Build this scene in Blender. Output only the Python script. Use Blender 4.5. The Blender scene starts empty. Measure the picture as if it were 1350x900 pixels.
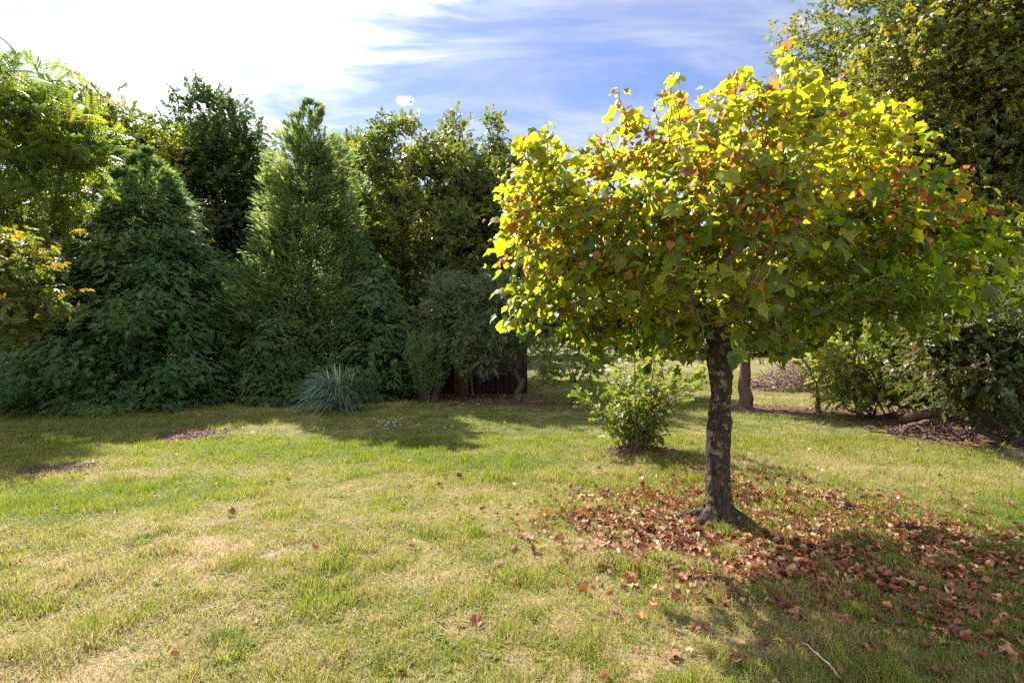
import bpy, math, random
import numpy as np
from mathutils import Vector
RAD = math.radians
SC = bpy.context.scene
COL = SC.collection

# ------------------------------------------------------------------ camera, sky, sun, exposure
F, H = 700.0, 1.6            # focal length in photo pixels (1350 wide), eye height
cam = bpy.data.cameras.new('camera'); cam.sensor_width = 36; cam.lens = 36 * F / 1350
cam.clip_start = 0.05; cam.clip_end = 2000
camo = bpy.data.objects.new('camera', cam); COL.objects.link(camo)
camo.location = (0, 0, H); camo.rotation_euler = (RAD(90), 0, 0)
SC.camera = camo
SUN_AZ, SUN_EL = 34.0, 43.0   # degrees left of the view axis, above the horizon
SUND = Vector((-math.sin(RAD(SUN_AZ)) * math.cos(RAD(SUN_EL)), math.cos(RAD(SUN_AZ)) * math.cos(RAD(SUN_EL)), math.sin(RAD(SUN_EL))))
SC.view_settings.view_transform = 'Standard'; SC.view_settings.look = 'None'
SC.view_settings.gamma = 1; SC.view_settings.use_curve_mapping = False
SC.view_settings.exposure = 1.85
sun = bpy.data.lights.new('sun', 'SUN'); sun.energy = 4.9; sun.angle = RAD(0.53); sun.color = (1.0, 0.95, 0.86)
suno = bpy.data.objects.new('sun', sun); COL.objects.link(suno)
suno.rotation_euler = SUND.to_track_quat('Z', 'Y').to_euler(); suno.location = (-8, 12, 14)
SC.cycles.use_denoising = False
SC.cycles.max_bounces = 7; SC.cycles.diffuse_bounces = 4; SC.cycles.glossy_bounces = 2
SC.cycles.transmission_bounces = 5; SC.cycles.transparent_max_bounces = 4
SC.cycles.sample_clamp_indirect = 6

def nodes_of(nt):
    nt.nodes.clear()
    def N(t, **kw):
        n = nt.nodes.new(t)
        for k, v in kw.items():
            if k == 'ins':
                for i, val in v.items(): n.inputs[i].default_value = val
            else: setattr(n, k, v)
        return n
    def L(a, b): nt.links.new(a, b)
    return N, L

def math_node(N, L, op, a, b=None, clamp=False):
    n = N('ShaderNodeMath', operation=op); n.use_clamp = clamp
    for i, v in enumerate((a, b)):
        if v is None: continue
        if isinstance(v, (int, float)): n.inputs[i].default_value = v
        else: L(v, n.inputs[i])
    return n.outputs[0]

def ramp(N, L, fac, stops, interp='LINEAR'):
    r = N('ShaderNodeValToRGB'); r.color_ramp.interpolation = interp
    e = r.color_ramp.elements
    while len(e) < len(stops): e.new(0.5)
    for el, (p, c) in zip(e, stops):
        el.position = p; el.color = (c[0], c[1], c[2], 1) if len(c) == 3 else c
    L(fac, r.inputs[0])
    return r.outputs[0]

def mixc(N, L, fac, a, b, mode='MIX'):
    m = N('ShaderNodeMix', data_type='RGBA', blend_type=mode)
    for s, v in ((m.inputs[0], fac), (m.inputs[6], a), (m.inputs[7], b)):
        if isinstance(v, (int, float)): s.default_value = v
        elif isinstance(v, tuple): s.default_value = (v[0], v[1], v[2], 1)
        else: L(v, s)
    return m.outputs[2]

world = bpy.data.worlds.new('World'); SC.world = world; world.use_nodes = True
N, L = nodes_of(world.node_tree)
sky = N('ShaderNodeTexSky', sky_type='NISHITA', sun_disc=False)
sky.sun_elevation = RAD(SUN_EL); sky.sun_rotation = RAD(-SUN_AZ)
sky.air_density = 1.0; sky.dust_density = 0.15; sky.ozone_density = 6.0
tc = N('ShaderNodeTexCoord'); sep = N('ShaderNodeSeparateXYZ'); L(tc.outputs['Generated'], sep.inputs[0])
zz = math_node(N, L, 'ADD', math_node(N, L, 'MAXIMUM', sep.outputs[2], 0.0), 0.16)
cu = math_node(N, L, 'DIVIDE', sep.outputs[0], zz); cv = math_node(N, L, 'DIVIDE', sep.outputs[1], zz)
cmb = N('ShaderNodeCombineXYZ'); L(cu, cmb.inputs[0]); L(cv, cmb.inputs[1])
mp = N('ShaderNodeMapping'); mp.inputs['Rotation'].default_value = (0, 0, RAD(-24)); mp.inputs['Scale'].default_value = (0.75, 2.1, 1); mp.inputs['Location'].default_value = (3.1, 1.7, 0)
L(cmb.outputs[0], mp.inputs[0])
nz = N('ShaderNodeTexNoise', ins={'Scale': 2.1, 'Detail': 10.0, 'Roughness': 0.6, 'Distortion': 0.6}); L(mp.outputs[0], nz.inputs['Vector'])
nz2 = N('ShaderNodeTexNoise', ins={'Scale': 0.55, 'Detail': 4.0, 'Roughness': 0.5}); L(mp.outputs[0], nz2.inputs['Vector'])
dot = N('ShaderNodeVectorMath', operation='DOT_PRODUCT'); L(tc.outputs['Generated'], dot.inputs[0]); dot.inputs[1].default_value = SUND
def mapr(v, a, b, c, d, smooth=True):
    m = N('ShaderNodeMapRange', ins={1: a, 2: b, 3: c, 4: d})
    if smooth: m.interpolation_type = 'SMOOTHSTEP'
    L(v, m.inputs[0]); return m.outputs[0]
glow = mapr(dot.outputs['Value'], 0.80, 0.99, 0.0, 1.0)
low = mapr(sep.outputs[2], 0.12, 0.42, 1.0, 0.0)
back = mapr(sep.outputs[1], 0.15, -0.55, 0.0, 1.0)          # unseen bright clouds added behind the viewer as fill light
st = math_node(N, L, 'ADD', math_node(N, L, 'MULTIPLY', nz.outputs[0], 0.65), math_node(N, L, 'MULTIPLY', nz2.outputs[0], 0.45))   # mean about 0.55
veil = math_node(N, L, 'ADD', dot.outputs['Value'], math_node(N, L, 'MULTIPLY', math_node(N, L, 'SUBTRACT', st, 0.55), 0.55))
veil = mapr(math_node(N, L, 'ADD', veil, math_node(N, L, 'MULTIPLY', low, 0.10)), 0.85, 0.96, 0.0, 1.0)
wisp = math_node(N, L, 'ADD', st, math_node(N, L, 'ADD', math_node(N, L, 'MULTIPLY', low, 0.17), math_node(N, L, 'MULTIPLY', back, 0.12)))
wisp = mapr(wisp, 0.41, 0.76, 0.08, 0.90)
class _O: outputs = None
cm = _O(); cm.outputs = [math_node(N, L, 'MAXIMUM', veil, wisp)]
# one small puffy cloud over the middle trees
pd = Vector(((534 - 675) / F, 1, (450 - 134) / F)).normalized()
sub = N('ShaderNodeVectorMath', operation='SUBTRACT'); L(tc.outputs['Generated'], sub.inputs[0]); sub.inputs[1].default_value = pd
scl = N('ShaderNodeVectorMath', operation='MULTIPLY'); L(sub.outputs[0], scl.inputs[0]); scl.inputs[1].default_value = (55, 55, 95)
ln = N('ShaderNodeVectorMath', operation='LENGTH'); L(scl.outputs[0], ln.inputs[0])
pn = N('ShaderNodeTexNoise', ins={'Scale': 60.0, 'Detail': 4.0}); L(tc.outputs['Generated'], pn.inputs['Vector'])
pv = math_node(N, L, 'ADD', ln.outputs['Value'], math_node(N, L, 'MULTIPLY', pn.outputs[0], 1.1))
pm = N('ShaderNodeMapRange', interpolation_type='SMOOTHSTEP', ins={1: 0.75, 2: 1.75, 3: 0.9, 4: 0.0}); L(pv, pm.inputs[0])
cmask = math_node(N, L, 'MAXIMUM', cm.outputs[0], pm.outputs[0])
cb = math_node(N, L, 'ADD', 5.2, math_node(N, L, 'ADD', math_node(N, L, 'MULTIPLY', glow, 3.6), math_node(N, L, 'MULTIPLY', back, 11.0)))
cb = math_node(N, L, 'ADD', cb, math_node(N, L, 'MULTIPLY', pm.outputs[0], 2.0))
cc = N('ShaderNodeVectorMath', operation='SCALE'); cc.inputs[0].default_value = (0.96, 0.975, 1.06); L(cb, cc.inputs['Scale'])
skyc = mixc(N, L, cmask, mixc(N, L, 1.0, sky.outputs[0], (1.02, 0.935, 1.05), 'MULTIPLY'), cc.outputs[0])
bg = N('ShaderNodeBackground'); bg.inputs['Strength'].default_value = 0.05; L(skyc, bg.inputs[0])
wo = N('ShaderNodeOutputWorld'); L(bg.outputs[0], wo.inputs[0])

# ------------------------------------------------------------------ helpers
def G(px, py):
    d = H * F / (py - 450.0)
    return ((px - 675) * d / F, d)
def X(px, d): return (px - 675) * d / F
def Z(py, d): return H - (py - 450) * d / F

def _hash(ix, iy, iz, seed):
    h = (ix * 374761393 + iy * 668265263 + iz * 2147483647 + seed * 1274126177) & 0xffffffff
    h = ((h ^ (h >> 13)) * 1274126177) & 0xffffffff
    h = ((h ^ (h >> 16)) * 2246822519) & 0xffffffff
    return ((h ^ (h >> 15)) & 0xffffff) / float(0xffffff)

def noise3(p, freq=1.0, seed=0):
    p = np.asarray(p, dtype=np.float64) * freq
    i = np.floor(p).astype(np.int64); f = p - i; f = f * f * (3 - 2 * f)
    r = 0
    for dx in (0, 1):
        wx = f[..., 0] if dx else 1 - f[..., 0]
        for dy in (0, 1):
            wy = f[..., 1] if dy else 1 - f[..., 1]
            for dz in (0, 1):
                wz = f[..., 2] if dz else 1 - f[..., 2]
                r = r + wx * wy * wz * _hash(i[..., 0] + dx, i[..., 1] + dy, i[..., 2] + dz, seed)
    return r
def noise2(x, y, freq=1.0, seed=0, octv=1):
    r, a, t = 0, 1.0, 0
    for o in range(octv):
        r = r + a * noise3(np.stack([x, y, np.full_like(x, 0.37 + o)], -1), freq * 2 ** o, seed + o); t += a; a *= 0.55
    return r / t

def make_mesh(name, V, faces, mat, parent=None, tint=None, smooth=False, attrs=None):
    """faces: list of int arrays (n,k), k may differ between arrays."""
    me = bpy.data.meshes.new(name)
    V = np.ascontiguousarray(V, dtype=np.float32)
    faces = [np.asarray(f, dtype=np.int32) for f in faces if len(f)]
    me.vertices.add(len(V)); me.vertices.foreach_set('co', V.ravel())
    li = np.concatenate([f.ravel() for f in faces])
    tot = np.concatenate([np.full(len(f), f.shape[1], dtype=np.int32) for f in faces])
    st = np.concatenate([[0], np.cumsum(tot)[:-1]]).astype(np.int32)
    me.loops.add(len(li)); me.loops.foreach_set('vertex_index', li)
    me.polygons.add(len(tot)); me.polygons.foreach_set('loop_start', st)
    if smooth: me.polygons.foreach_set('use_smooth', np.ones(len(tot), dtype=bool))
    al = dict(attrs or {})
    if tint is not None: al['tint'] = tint
    for k, v in al.items():
        at = me.attributes.new(k, 'FLOAT', 'POINT'); at.data.foreach_set('value', np.ascontiguousarray(v, dtype=np.float32))
    me.update(calc_edges=True)
    if mat: me.materials.append(mat)
    o = bpy.data.objects.new(name, me); COL.objects.link(o)
    if parent: o.parent = parent
    return o

def thing(name, label, cat, loc=(0, 0, 0), group=None):
    o = bpy.data.objects.new(name, None); COL.objects.link(o); o.location = loc
    o.empty_display_size = 0.2
    return tag(o, label, cat, group)
def tag(o, label, cat, group=None):
    o['label'] = label; o['category'] = cat
    if group: o['group'] = group
    return o
def copy_thing(root, loc, rz=0, s=(1, 1, 1), label=None, group=None):
    r = root.copy(); COL.objects.link(r); r.location = loc; r.rotation_euler = (0, 0, rz); r.scale = s
    if label: r['label'] = label
    if group: r['group'] = group
    elif 'group' in r: del r['group']
    for ch in list(root.children):
        c = ch.copy(); COL.objects.link(c); c.parent = r
    return r

def frames(Y, Zn):
    """rows: rotation matrices with local y along Y and local z near Zn."""
    Y = Y / (np.linalg.norm(Y, axis=1, keepdims=True) + 1e-9)
    Xv = np.cross(Y, Zn); Xv /= (np.linalg.norm(Xv, axis=1, keepdims=True) + 1e-9)
    Zv = np.cross(Xv, Y)
    return np.stack([Xv, Y, Zv], axis=2)          # columns are the axes
def scatter(tv, tf, pos, M, s):
    """copies of a template (verts, faces list) at pos with matrices M and sizes s -> verts, faces, count per copy"""
    n, m = len(pos), len(tv)
    V = np.einsum('nij,mj->nmi', M, tv) * np.asarray(s).reshape(-1, 1, 1) + pos[:, None, :]
    off = (np.arange(n) * m)[:, None, None]
    fs = [(np.asarray(f)[None] + off).reshape(-1, len(f[0])) for f in tf]
    return V.reshape(-1, 3), fs
def unit(rng, n):
    v = rng.normal(size=(n, 3)); return v / np.linalg.norm(v, axis=1, keepdims=True)
def merge(parts):
    Vs, tris, quads, T, o = [], [], [], [], 0
    for V, fs, t in parts:
        Vs.append(V); T.append(t)
        for f in fs: (tris if f.shape[1] == 3 else quads).append(f + o)
        o += len(V)
    fl = []
    if tris: fl.append(np.concatenate(tris))
    if quads: fl.append(np.concatenate(quads))
    return np.concatenate(Vs), fl, np.concatenate(T)

# ------------------------------------------------------------------ materials
def mat_leaf(name, stops, tstops, trans=0.45, rough=0.5, spec=0.35):
    m = bpy.data.materials.new(name); m.use_nodes = True
    N, L = nodes_of(m.node_tree)
    at = N('ShaderNodeAttribute', attribute_name='tint')
    geo = N('ShaderNodeNewGeometry')
    nz = N('ShaderNodeTexNoise', ins={'Scale': 18.0, 'Detail': 2.0}); L(geo.outputs['Position'], nz.inputs['Vector'])
    var = N('ShaderNodeMapRange', ins={1: 0.25, 2: 0.75, 3: 0.72, 4: 1.28}); L(nz.outputs[0], var.inputs[0])
    c1 = ramp(N, L, at.outputs['Fac'], stops); c2 = ramp(N, L, at.outputs['Fac'], tstops)
    sc1 = N('ShaderNodeVectorMath', operation='SCALE'); L(c1, sc1.inputs[0]); L(var.outputs[0], sc1.inputs['Scale'])
    p = N('ShaderNodeBsdfPrincipled'); L(sc1.outputs[0], p.inputs['Base Color'])
    p.inputs['Roughness'].default_value = rough; p.inputs['Specular IOR Level'].default_value = spec
    t = N('ShaderNodeBsdfTranslucent'); L(c2, t.inputs[0])
    mx = N('ShaderNodeMixShader'); mx.inputs[0].default_value = trans
    L(p.outputs[0], mx.inputs[1]); L(t.outputs[0], mx.inputs[2])
    o = N('ShaderNodeOutputMaterial'); L(mx.outputs[0], o.inputs[0])
    return m

def mat_bark(name, dark, light, lichen=None, scale=9.0, bump=0.5, lichen_lo=0.56):
    m = bpy.data.materials.new(name); m.use_nodes = True
    N, L = nodes_of(m.node_tree)
    tc = N('ShaderNodeTexCoord'); mp = N('ShaderNodeMapping'); mp.inputs['Scale'].default_value = (1, 1, 0.35)
    L(tc.outputs['Object'], mp.inputs[0])
    n1 = N('ShaderNodeTexNoise', ins={'Scale': scale * 2, 'Detail': 7.0, 'Roughness': 0.68}); L(mp.outputs[0], n1.inputs['Vector'])
    vo = N('ShaderNodeTexVoronoi', feature='DISTANCE_TO_EDGE', ins={'Scale': scale * 3}); L(mp.outputs[0], vo.inputs['Vector'])
    c = ramp(N, L, n1.outputs[0], [(0.35, dark), (0.72, light)])
    if lichen:
        n2 = N('ShaderNodeTexNoise', ins={'Scale': scale * 1.1, 'Detail': 6.0, 'Roughness': 0.7}); L(tc.outputs['Object'], n2.inputs['Vector'])
        k = N('ShaderNodeMapRange', ins={1: lichen_lo, 2: lichen_lo + 0.07, 3: 0.0, 4: 0.9}); L(n2.outputs[0], k.inputs[0])
        c = mixc(N, L, k.outputs[0], c, lichen)
    p = N('ShaderNodeBsdfPrincipled'); L(c, p.inputs['Base Color']); p.inputs['Roughness'].default_value = 0.9
    p.inputs['Specular IOR Level'].default_value = 0.2
    hsum = math_node(N, L, 'ADD', n1.outputs[0], math_node(N, L, 'MULTIPLY', math_node(N, L, 'MINIMUM', vo.outputs[0], 0.25), 1.6))
    b = N('ShaderNodeBump', ins={'Strength': bump, 'Distance': 0.03}); L(hsum, b.inputs['Height']); L(b.outputs[0], p.inputs['Normal'])
    o = N('ShaderNodeOutputMaterial'); L(p.outputs[0], o.inputs[0])
    return m

def mat_noise(name, stops, scale=12, rough=0.9, bump=0.4, stretch=(1, 1, 1), attr=None):
    m = bpy.data.materials.new(name); m.use_nodes = True
    N, L = nodes_of(m.node_tree)
    tc = N('ShaderNodeTexCoord'); mp = N('ShaderNodeMapping'); mp.inputs['Scale'].default_value = stretch; L(tc.outputs['Object'], mp.inputs[0])
    n1 = N('ShaderNodeTexNoise', ins={'Scale': scale, 'Detail': 7.0, 'Roughness': 0.65}); L(mp.outputs[0], n1.inputs['Vector'])
    c = ramp(N, L, n1.outputs[0], stops)
    p = N('ShaderNodeBsdfPrincipled'); L(c, p.inputs['Base Color']); p.inputs['Roughness'].default_value = rough
    p.inputs['Specular IOR Level'].default_value = 0.25
    b = N('ShaderNodeBump', ins={'Strength': bump, 'Distance': 0.03}); L(n1.outputs[0], b.inputs['Height']); L(b.outputs[0], p.inputs['Normal'])
    o = N('ShaderNodeOutputMaterial'); L(p.outputs[0], o.inputs[0])
    return m

M_MAIN = mat_leaf('yellowing_leaf',
    [(0.0, (0.040, 0.080, 0.014)), (0.40, (0.075, 0.115, 0.016)), (0.66, (0.17, 0.165, 0.016)), (0.72, (0.28, 0.17, 0.02)), (0.82, (0.24, 0.10, 0.03)), (1.0, (0.15, 0.055, 0.03))],
    [(0.0, (0.15, 0.25, 0.010)), (0.40, (0.50, 0.52, 0.010)), (0.66, (0.60, 0.60, 0.012)), (0.72, (0.66, 0.38, 0.02)), (0.82, (0.48, 0.20, 0.035)), (1.0, (0.28, 0.10, 0.03))], 0.66, 0.42, 0.38)
M_OAK = mat_leaf('oak_leaf', [(0, (0.040, 0.066, 0.016)), (0.6, (0.075, 0.098, 0.022)), (1, (0.16, 0.14, 0.025))],
    [(0, (0.13, 0.19, 0.016)), (0.6, (0.24, 0.27, 0.02)), (1, (0.42, 0.34, 0.02))], 0.45, 0.45, 0.5)
M_DARKOAK = mat_leaf('dark_oak_leaf', [(0, (0.028, 0.056, 0.018)), (0.7, (0.05, 0.078, 0.024)), (1, (0.10, 0.105, 0.026))],
    [(0, (0.07, 0.12, 0.02)), (0.7, (0.13, 0.18, 0.025)), (1, (0.24, 0.25, 0.03))], 0.42)
M_OLIVE = mat_leaf('greygreen_leaf', [(0, (0.055, 0.080, 0.036)), (0.7, (0.09, 0.115, 0.055)), (1, (0.15, 0.15, 0.06))],
    [(0, (0.10, 0.16, 0.04)), (0.7, (0.17, 0.22, 0.06)), (1, (0.3, 0.3, 0.06))], 0.45)
M_LIGHT = mat_leaf('light_leaf', [(0, (0.055, 0.095, 0.018)), (0.6, (0.105, 0.135, 0.03)), (1, (0.19, 0.16, 0.03))],
    [(0, (0.20, 0.30, 0.02)), (0.6, (0.36, 0.40, 0.03)), (1, (0.5, 0.42, 0.03))], 0.45)
M_FEATHER = mat_leaf('feathery_leaf', [(0, (0.045, 0.085, 0.018)), (0.6, (0.08, 0.115, 0.02)), (1, (0.16, 0.15, 0.02))],
    [(0, (0.18, 0.28, 0.02)), (0.6, (0.32, 0.38, 0.02)), (1, (0.5, 0.42, 0.02))], 0.48)
M_TURN = mat_leaf('turning_leaf', [(0, (0.05, 0.085, 0.018)), (0.5, (0.10, 0.12, 0.02)), (0.75, (0.20, 0.12, 0.03)), (1, (0.20, 0.06, 0.03))],
    [(0, (0.2, 0.28, 0.02)), (0.5, (0.34, 0.32, 0.02)), (0.75, (0.45, 0.24, 0.03)), (1, (0.4, 0.12, 0.03))], 0.42)
M_BEECH = mat_leaf('bronzed_leaf', [(0, (0.045, 0.075, 0.018)), (0.55, (0.08, 0.09, 0.025)), (1, (0.15, 0.065, 0.04))],
    [(0, (0.10, 0.14, 0.02)), (0.55, (0.18, 0.16, 0.02)), (1, (0.26, 0.10, 0.04))], 0.35)
M_CONIF = mat_leaf('cypress_needle', [(0, (0.040, 0.085, 0.040)), (0.6, (0.075, 0.135, 0.055)), (1, (0.15, 0.19, 0.065))],
    [(0, (0.11, 0.21, 0.05)), (0.6, (0.19, 0.31, 0.06)), (1, (0.36, 0.42, 0.08))], 0.5, 0.6, 0.25)
M_CONIF2 = mat_leaf('juniper_needle', [(0, (0.045, 0.09, 0.04)), (0.6, (0.078, 0.13, 0.05)), (1, (0.15, 0.18, 0.065))],
    [(0, (0.14, 0.23, 0.05)), (0.6, (0.24, 0.34, 0.06)), (1, (0.42, 0.46, 0.09))], 0.5, 0.6, 0.25)
M_PAMPAS = mat_leaf('pampas_blade', [(0, (0.06, 0.11, 0.075)), (0.6, (0.115, 0.18, 0.12)), (1, (0.30, 0.30, 0.14))],
    [(0, (0.07, 0.12, 0.08)), (0.6, (0.11, 0.16, 0.11)), (1, (0.25, 0.25, 0.12))], 0.25, 0.4)
M_GRASS = mat_leaf('grass_blade',
    [(0, (0.085, 0.13, 0.018)), (0.35, (0.17, 0.19, 0.035)), (0.65, (0.25, 0.215, 0.075)), (1, (0.39, 0.29, 0.18))],
    [(0, (0.20, 0.28, 0.016)), (0.35, (0.34, 0.36, 0.025)), (0.65, (0.42, 0.36, 0.09)), (1, (0.52, 0.40, 0.22))], 0.42, 0.65, 0.2)
M_DEAD = mat_leaf('dead_leaf', [(0, (0.065, 0.03, 0.02)), (0.3, (0.16, 0.065, 0.038)), (0.6, (0.25, 0.102, 0.055)), (0.85, (0.38, 0.21, 0.10)), (1, (0.50, 0.36, 0.26))],
    [(0, (0.10, 0.03, 0.015)), (0.5, (0.26, 0.08, 0.03)), (0.8, (0.34, 0.14, 0.05)), (1, (0.4, 0.28, 0.16))], 0.25, 0.65, 0.25)
M_BARKMAIN = mat_bark('dark_lichen_bark', (0.012, 0.008, 0.007), (0.070, 0.048, 0.036), (0.20, 0.16, 0.085), 13.0, 1.0, 0.545)
M_BARKLIMB = mat_bark('tan_limb_bark', (0.11, 0.075, 0.04), (0.28, 0.20, 0.11), (0.30, 0.26, 0.16), 9.0, 0.5, 0.6)
M_BARK = mat_bark('brown_bark', (0.028, 0.022, 0.017), (0.10, 0.08, 0.06), None, 8.0, 0.6)
M_BARKRED = mat_bark('reddish_bark', (0.05, 0.028, 0.024), (0.15, 0.09, 0.075), None, 8.0, 0.6)
M_BARKPALE = mat_bark('pale_twig_bark', (0.10, 0.075, 0.05), (0.22, 0.17, 0.12), None, 12.0, 0.3)

# ------------------------------------------------------------------ ground
SHRUB = G(838, 597)
def bump_at(x, y, cx, cy, r, h, rx=1.0): return h * np.exp(-(((x - cx) / rx) ** 2 + (y - cy) ** 2) / (r * r))
MOLE1, MOLE2 = G(252, 573), G(78, 616)
def sm(a, b, v): t = np.clip((v - a) / (b - a), 0, 1); return t * t * (3 - 2 * t)
def gz(x, y):
    x = np.asarray(x, dtype=np.float64); y = np.asarray(y, dtype=np.float64)
    z = (noise2(x, y, 0.35, 3, 2) - 0.5) * 0.09 + (noise2(x, y, 2.2, 9, 2) - 0.5) * 0.03 + (noise2(x, y, 9.0, 13, 2) - .5) * .022 * sm(9.0, 5.0, y)
    z = z + bump_at(x, y, SHRUB[0], SHRUB[1], 0.42, 0.10, 1.25)
    z = z + bump_at(x, y, MOLE1[0], MOLE1[1], 0.30, 0.05, 1.5) + bump_at(x, y, 9.5, 9.4, 1.7, 0.40)
    far = np.clip((np.hypot(x, y) - 16) / 40.0, 0, 6)
    return z + far * 0.5
TREE = (1.83, 4.67)
def litter(x, y):
    """bare earth and needle / leaf mould, 0..1"""
    n = .55 * noise2(x, y, 1.3, 21, 3) + .45 * noise2(x, y, 6.0, 23, 3)
    def blob(cx, cy, rx, ry, soft=0.5):
        q = np.sqrt(((x - cx) / rx) ** 2 + ((y - cy) / ry) ** 2) + (n - 0.5) * 1.1
        return 1 - sm(1 - soft, 1.05, q)
    r = blob(SHRUB[0] + 0.1, SHRUB[1] - 0.1, 0.72, 0.42)
    for b in ((-10.0, 14.6, 3.9, 2.4), (-6.4, 15.6, 4.4, 2.5), (0.4, 13.5, 2.4, 0.75), (-1.5, 15.6, 3.2, 1.6), (6.2, 12.6, 2.1, 1.0), (7.6, 12.2, 1.6, 0.8),
              (8.2, 8.6, 2.0, 1.35), (9.6, 10.4, 3.6, 2.6), (MOLE1[0], MOLE1[1], 0.75, 0.75), (MOLE2[0], MOLE2[1], 0.75, 0.42), (-13.5, 13.0, 3.0, 1.4)):
        r = np.maximum(r, blob(*b))
    return np.clip(r, 0, 1)
def lush_at(x, y):
    r = 0
    for px, py, rx, ry, k in ((60, 665, 1.5, .45, .5), (200, 640, .7, .3, .3), (470, 590, 2.2, .7, .28), (640, 610, 1.1, .5, .3), (150, 548, 3.0, .6, .3), (760, 640, .9, .4, .2), (110, 622, 1.5, .28, -.4), (560, 725, 1.6, .25, -.2), (1080, 610, 1.6, .5, -.2)):
        cx, cy = G(px, py); r = r + k * np.exp(-((x - cx) / rx) ** 2 - ((y - cy) / ry) ** 2)
    return r
def dryness_and_shade(x, y):
    a = noise2(x, y, 0.42, 41, 3); b = noise2(x, y, 1.7, 57, 3); c = noise2(x, y, 6.5, 91, 2)
    near = sm(9.0, 3.2, y)
    return np.clip(0.24 + 0.36 * near + (a - 0.5) * 0.55 + (b - 0.5) * 0.8 + (c - 0.5) * 0.8 + (noise2(x, y, 17.0, 95, 1) - .5) * .45 + .16 * sm(2.2, 3.5, x) * sm(5.5, 6.5, y) - 0.42 * sm(1.2, 2.6, x) * sm(6.0, 4.6, y) - lush_at(x, y), 0, 1)  # besides dryness, the tree's cast shadow is put in as darker, greener lawn

xs = np.concatenate([-np.geomspace(320, 12.4, 26), np.arange(-12, 12.01, 0.08), np.geomspace(12.4, 320, 26)])
ys = np.concatenate([-np.geomspace(300, 3, 14), np.arange(-2, 1, 0.5), np.arange(1, 17.01, 0.08), np.geomspace(17.5, 420, 34)])
gx, gy = np.meshgrid(xs, ys)
fx, fy = gx.ravel(), gy.ravel()
nx, ny = len(xs), len(ys)
idx = np.arange(nx * ny).reshape(ny, nx)
Q = np.stack([idx[:-1, :-1], idx[:-1, 1:], idx[1:, 1:], idx[1:, :-1]], -1).reshape(-1, 4)
mg = bpy.data.materials.new('lawn_soil'); mg.use_nodes = True
N, L = nodes_of(mg.node_tree)
geo = N('ShaderNodeNewGeometry')
ad = N('ShaderNodeAttribute', attribute_name='dry'); al = N('ShaderNodeAttribute', attribute_name='litter')
n1 = N('ShaderNodeTexNoise', ins={'Scale': 26.0, 'Detail': 8.0, 'Roughness': 0.75}); L(geo.outputs['Position'], n1.inputs['Vector'])
n2 = N('ShaderNodeTexNoise', ins={'Scale': 3.0, 'Detail': 5.0, 'Roughness': 0.6}); L(geo.outputs['Position'], n2.inputs['Vector'])
dd = math_node(N, L, 'ADD', ad.outputs['Fac'], math_node(N, L, 'MULTIPLY', math_node(N, L, 'SUBTRACT', n1.outputs[0], 0.5), 1.3), True)
gc = ramp(N, L, dd, [(0, (0.05, 0.065, 0.014)), (0.35, (0.11, 0.105, 0.03)), (0.65, (0.20, 0.15, 0.07)), (1, (0.36, 0.25, 0.15))])
lc = ramp(N, L, n1.outputs[0], [(0.3, (0.030, 0.019, 0.014)), (0.5, (0.085, 0.048, 0.034)), (0.72, (0.22, 0.13, 0.09))])
lf = math_node(N, L, 'ADD', al.outputs['Fac'], math_node(N, L, 'MULTIPLY', math_node(N, L, 'SUBTRACT', n1.outputs[0], 0.5), 0.9), True)
lfm = math_node(N, L, 'MULTIPLY', lf, math_node(N, L, 'GREATER_THAN', al.outputs['Fac'], 0.02))
c = mixc(N, L, lfm, gc, lc)
p = N('ShaderNodeBsdfPrincipled'); L(c, p.inputs['Base Color']); p.inputs['Roughness'].default_value = 0.95; p.inputs['Specular IOR Level'].default_value = 0.15
b = N('ShaderNodeBump', ins={'Strength': 0.8, 'Distance': 0.04}); L(n1.outputs[0], b.inputs['Height']); L(b.outputs[0], p.inputs['Normal'])
o = N('ShaderNodeOutputMaterial'); L(p.outputs[0], o.inputs[0])
ground = make_mesh('ground', np.stack([fx, fy, gz(fx, fy)], -1), [Q], mg, smooth=True, attrs={'dry': dryness_and_shade(fx, fy), 'litter': litter(fx, fy)})
ground['kind'] = 'structure'

# ------------------------------------------------------------------ leaf templates (y = length, z = up)
def lobed_leaf():
    out = np.array([(0, 0), (.22, -.10), (.44, .04), (.50, .22), (.60, .42), (.47, .55), (.36, .72), (.17, .80), (0, 1.0)])
    R_ = [(x, y) for x, y in out[1:-1]]
    pts = [(0, 0), (0, .38), (0, 1.0)] + R_ + [(-x, y) for x, y in R_]
    V = np.array([(x, y, abs(x) * .28 - .38 * y * y + 0.10 * math.sin(6 * x + 5 * y)) for x, y in pts])
    k = len(R_); f = []
    ring = [0] + list(range(3, 3 + k)) + [2]
    for i in range(len(ring) - 1): f.append((1, ring[i], ring[i + 1]))
    ring = [0] + list(range(3 + k, 3 + 2 * k)) + [2]
    for i in range(len(ring) - 1): f.append((1, ring[i + 1], ring[i]))
    return V, [np.array(f)]
def curled_leaf(seed):
    V, f = lobed_leaf(); r = np.random.default_rng(seed); V = V.copy()
    V[:, 1] -= .45
    a = r.uniform(.5, 2.2); b_ = r.uniform(-.3, 1.2); ph = r.uniform(0, 6)
    V[:, 2] = a * .5 * V[:, 0] ** 2 * 1.6 + b_ * .45 * V[:, 1] ** 2 + .12 * np.sin(7 * V[:, 0] + ph) + 0.1 * np.sin(9 * V[:, 1] + ph)
    V[:, 0] *= r.uniform(.55, .95); V[:, 2] -= V[:, 2].min()
    return V, f
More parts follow.
